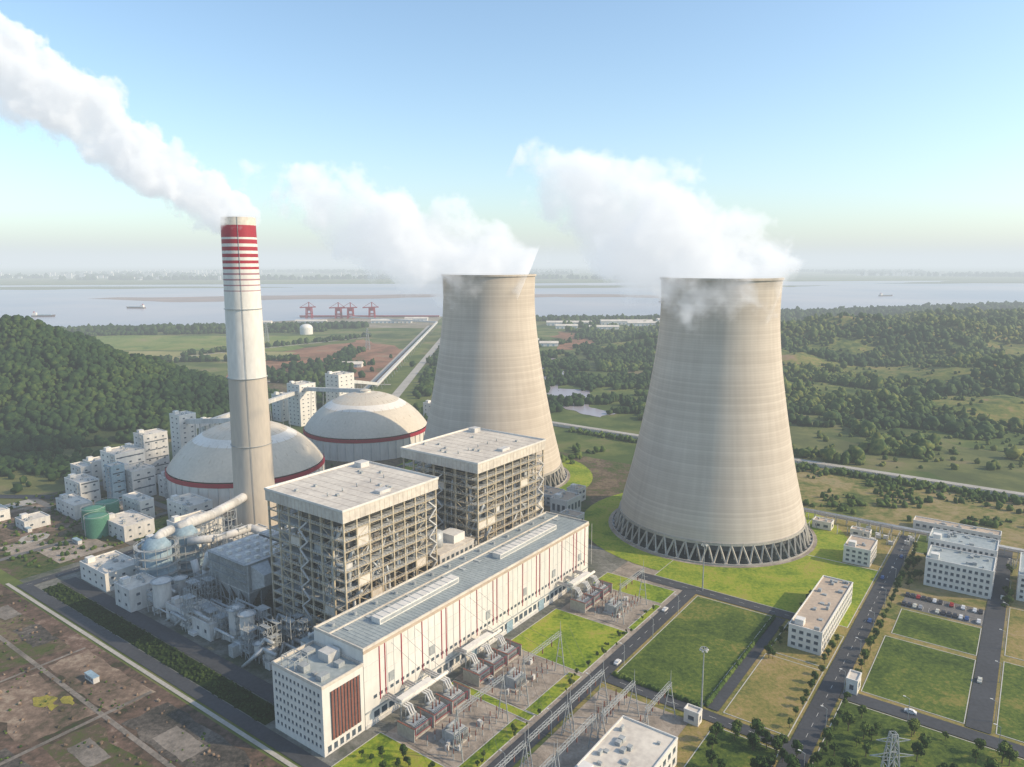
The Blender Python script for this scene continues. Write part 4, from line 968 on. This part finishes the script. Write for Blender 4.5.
# ---------------------------------------------------------------- steam
def plume(name,p,q,r0,r1,dens,nscale,seed,namp=1.5,fade=.55,emis=.12,power=.6,gain=3.,step=.35):
    p=Vector(p);q=Vector(q);L=(q-p).length;Rm=max(r0,r1)*1.7
    vs=[(x,y,z) for x in(-8,L) for y in(-Rm,Rm) for z in(-Rm,Rm)]
    fs=[(0,1,3,2),(4,6,7,5),(0,4,5,1),(2,3,7,6),(0,2,6,4),(1,5,7,3)]
    m,nt,o=newmat(name+'_vapour');l=nt.links.new
    def M(op,a,b=None,c=None,clamp=False):
        n=N(nt,'ShaderNodeMath',operation=op,use_clamp=clamp)
        for i,v in enumerate((a,b,c)):
            if v is None: continue
            if isinstance(v,(int,float)): n.inputs[i].default_value=v
            else: l(v,n.inputs[i])
        return n.outputs[0]
    tc=N(nt,'ShaderNodeTexCoord');mp=N(nt,'ShaderNodeMapping');mp.inputs['Location'].default_value=(seed*37,seed*11,0);l(tc.outputs['Object'],mp.inputs[0])
    n0=N(nt,'ShaderNodeTexNoise');n0.inputs['Scale'].default_value=nscale*.35;n0.inputs['Detail'].default_value=1;l(mp.outputs[0],n0.inputs[0])
    n1=N(nt,'ShaderNodeTexNoise');n1.inputs['Scale'].default_value=nscale;n1.inputs['Detail'].default_value=6;n1.inputs['Roughness'].default_value=.58;l(mp.outputs[0],n1.inputs[0])
    s0=N(nt,'ShaderNodeSeparateXYZ');l(tc.outputs['Object'],s0.inputs[0]);s1=N(nt,'ShaderNodeSeparateXYZ');l(n0.outputs['Color'],s1.inputs[0])
    t=M('DIVIDE',s0.outputs[0],L);t=M('MAXIMUM',t,0.0)
    amp=M('MULTIPLY',M('MINIMUM',M('MULTIPLY',t,3.),1.0),r1*1.2)
    yy=M('MULTIPLY_ADD',M('SUBTRACT',s1.outputs[1],.5),amp,s0.outputs[1]);zz=M('MULTIPLY_ADD',M('SUBTRACT',s1.outputs[2],.5),amp,s0.outputs[2])
    r=M('SQRT',M('ADD',M('MULTIPLY',yy,yy),M('MULTIPLY',zz,zz)))
    Rr=M('MULTIPLY_ADD',M('POWER',t,power),r1-r0,r0)
    f=M('SUBTRACT',1.0,M('DIVIDE',r,Rr))
    f=M('MULTIPLY_ADD',M('SUBTRACT',n1.outputs[0],.5),namp,f)
    if fade<1:
        fd=N(nt,'ShaderNodeMapRange');fd.inputs[1].default_value=fade;fd.inputs[2].default_value=1;fd.inputs[3].default_value=0;fd.inputs[4].default_value=.9;l(t,fd.inputs[0]);f=M('SUBTRACT',f,fd.outputs[0])
    f=M('MULTIPLY',M('SUBTRACT',f,.06),gain,clamp=True)
    f=M('MULTIPLY',f,dens)
    v=N(nt,'ShaderNodeVolumePrincipled');v.inputs['Color'].default_value=(1,1,1,1);v.inputs['Anisotropy'].default_value=.0
    l(f,v.inputs['Density']);l(M('MULTIPLY',f,emis),v.inputs['Emission Strength']);v.inputs['Emission Color'].default_value=(.88,.94,1,1)  # steam glows slightly, standing in for light scattered repeatedly inside it
    l(v.outputs[0],o.inputs['Volume'])
    try: m.cycles.volume_step_rate=step
    except Exception as e: print(e)
    ob=mkmesh(name,vs,fs,m);ob.matrix_world=Matrix.Translation(p)@(q-p).to_track_quat('X','Z').to_matrix().to_4x4();return ob
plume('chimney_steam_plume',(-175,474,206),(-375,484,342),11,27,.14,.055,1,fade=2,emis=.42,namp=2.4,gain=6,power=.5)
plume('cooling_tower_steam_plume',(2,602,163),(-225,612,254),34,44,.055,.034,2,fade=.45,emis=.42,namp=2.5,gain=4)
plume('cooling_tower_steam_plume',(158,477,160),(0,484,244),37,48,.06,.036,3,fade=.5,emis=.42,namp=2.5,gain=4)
# ---------------------------------------------------------------- haze layer with added glow
m,nt,o=newmat('airlight_glow');va=N(nt,'ShaderNodeVolumeAbsorption');va.inputs['Color'].default_value=(0,0,0,1);D=.00013;va.inputs['Density'].default_value=D
ve=N(nt,'ShaderNodeEmission');ve.inputs['Color'].default_value=(.74,.81,.85,1);ve.inputs['Strength'].default_value=D*1.0  # emission stands in for daylight scattered by the air
ad=N(nt,'ShaderNodeAddShader');nt.links.new(va.outputs[0],ad.inputs[0]);nt.links.new(ve.outputs[0],ad.inputs[1]);nt.links.new(ad.outputs[0],o.inputs['Volume'])
a=40000;mkmesh('glowing_haze',[(x,y,z) for x in(-a,a) for y in(-a,a) for z in(-2,420)],[(0,1,3,2),(4,6,7,5),(0,4,5,1),(2,3,7,6),(0,2,6,4),(1,5,7,3)],m)
# ---------------------------------------------------------------- light & camera
EL=math.radians(31);AZ=math.radians(80)
sd=Vector((math.sin(AZ)*math.cos(EL),-math.cos(AZ)*math.cos(EL),math.sin(EL)))
w=bpy.data.worlds.new('World');scene.world=w;w.use_nodes=True;nt=w.node_tree
sk=nt.nodes.new('ShaderNodeTexSky');sk.sky_type='NISHITA';sk.sun_disc=False;sk.sun_elevation=EL;sk.sun_rotation=math.atan2(sd.x,sd.y);sk.air_density=1;sk.dust_density=1.2;sk.ozone_density=1.7
mx=nt.nodes.new('ShaderNodeMixRGB');mx.blend_type='MULTIPLY';mx.inputs[0].default_value=1;mx.inputs[2].default_value=(1.40,1.53,1.52,1)
nt.links.new(sk.outputs[0],mx.inputs[1]);nt.links.new(mx.outputs[0],nt.nodes['Background'].inputs[0]);nt.nodes['Background'].inputs[1].default_value=.15
ld=bpy.data.lights.new('sun','SUN');ld.energy=5.0;ld.angle=math.radians(.5);ld.color=(1,.79,.53);lo_=bpy.data.objects.new('sun',ld);scene.collection.objects.link(lo_);lo_.rotation_euler=(-sd).to_track_quat('-Z','Y').to_euler()
cd=bpy.data.cameras.new('camera');cd.sensor_width=36;cd.lens=725/1024*36;cd.clip_end=100000;cd.clip_start=1
co=bpy.data.objects.new('camera',cd);scene.collection.objects.link(co);co.location=(0,0,180);co.rotation_euler=(math.pi/2-math.atan(121.5/725),0,0);scene.camera=co
scene.view_settings.view_transform='Standard';scene.view_settings.look='None';scene.view_settings.exposure=0
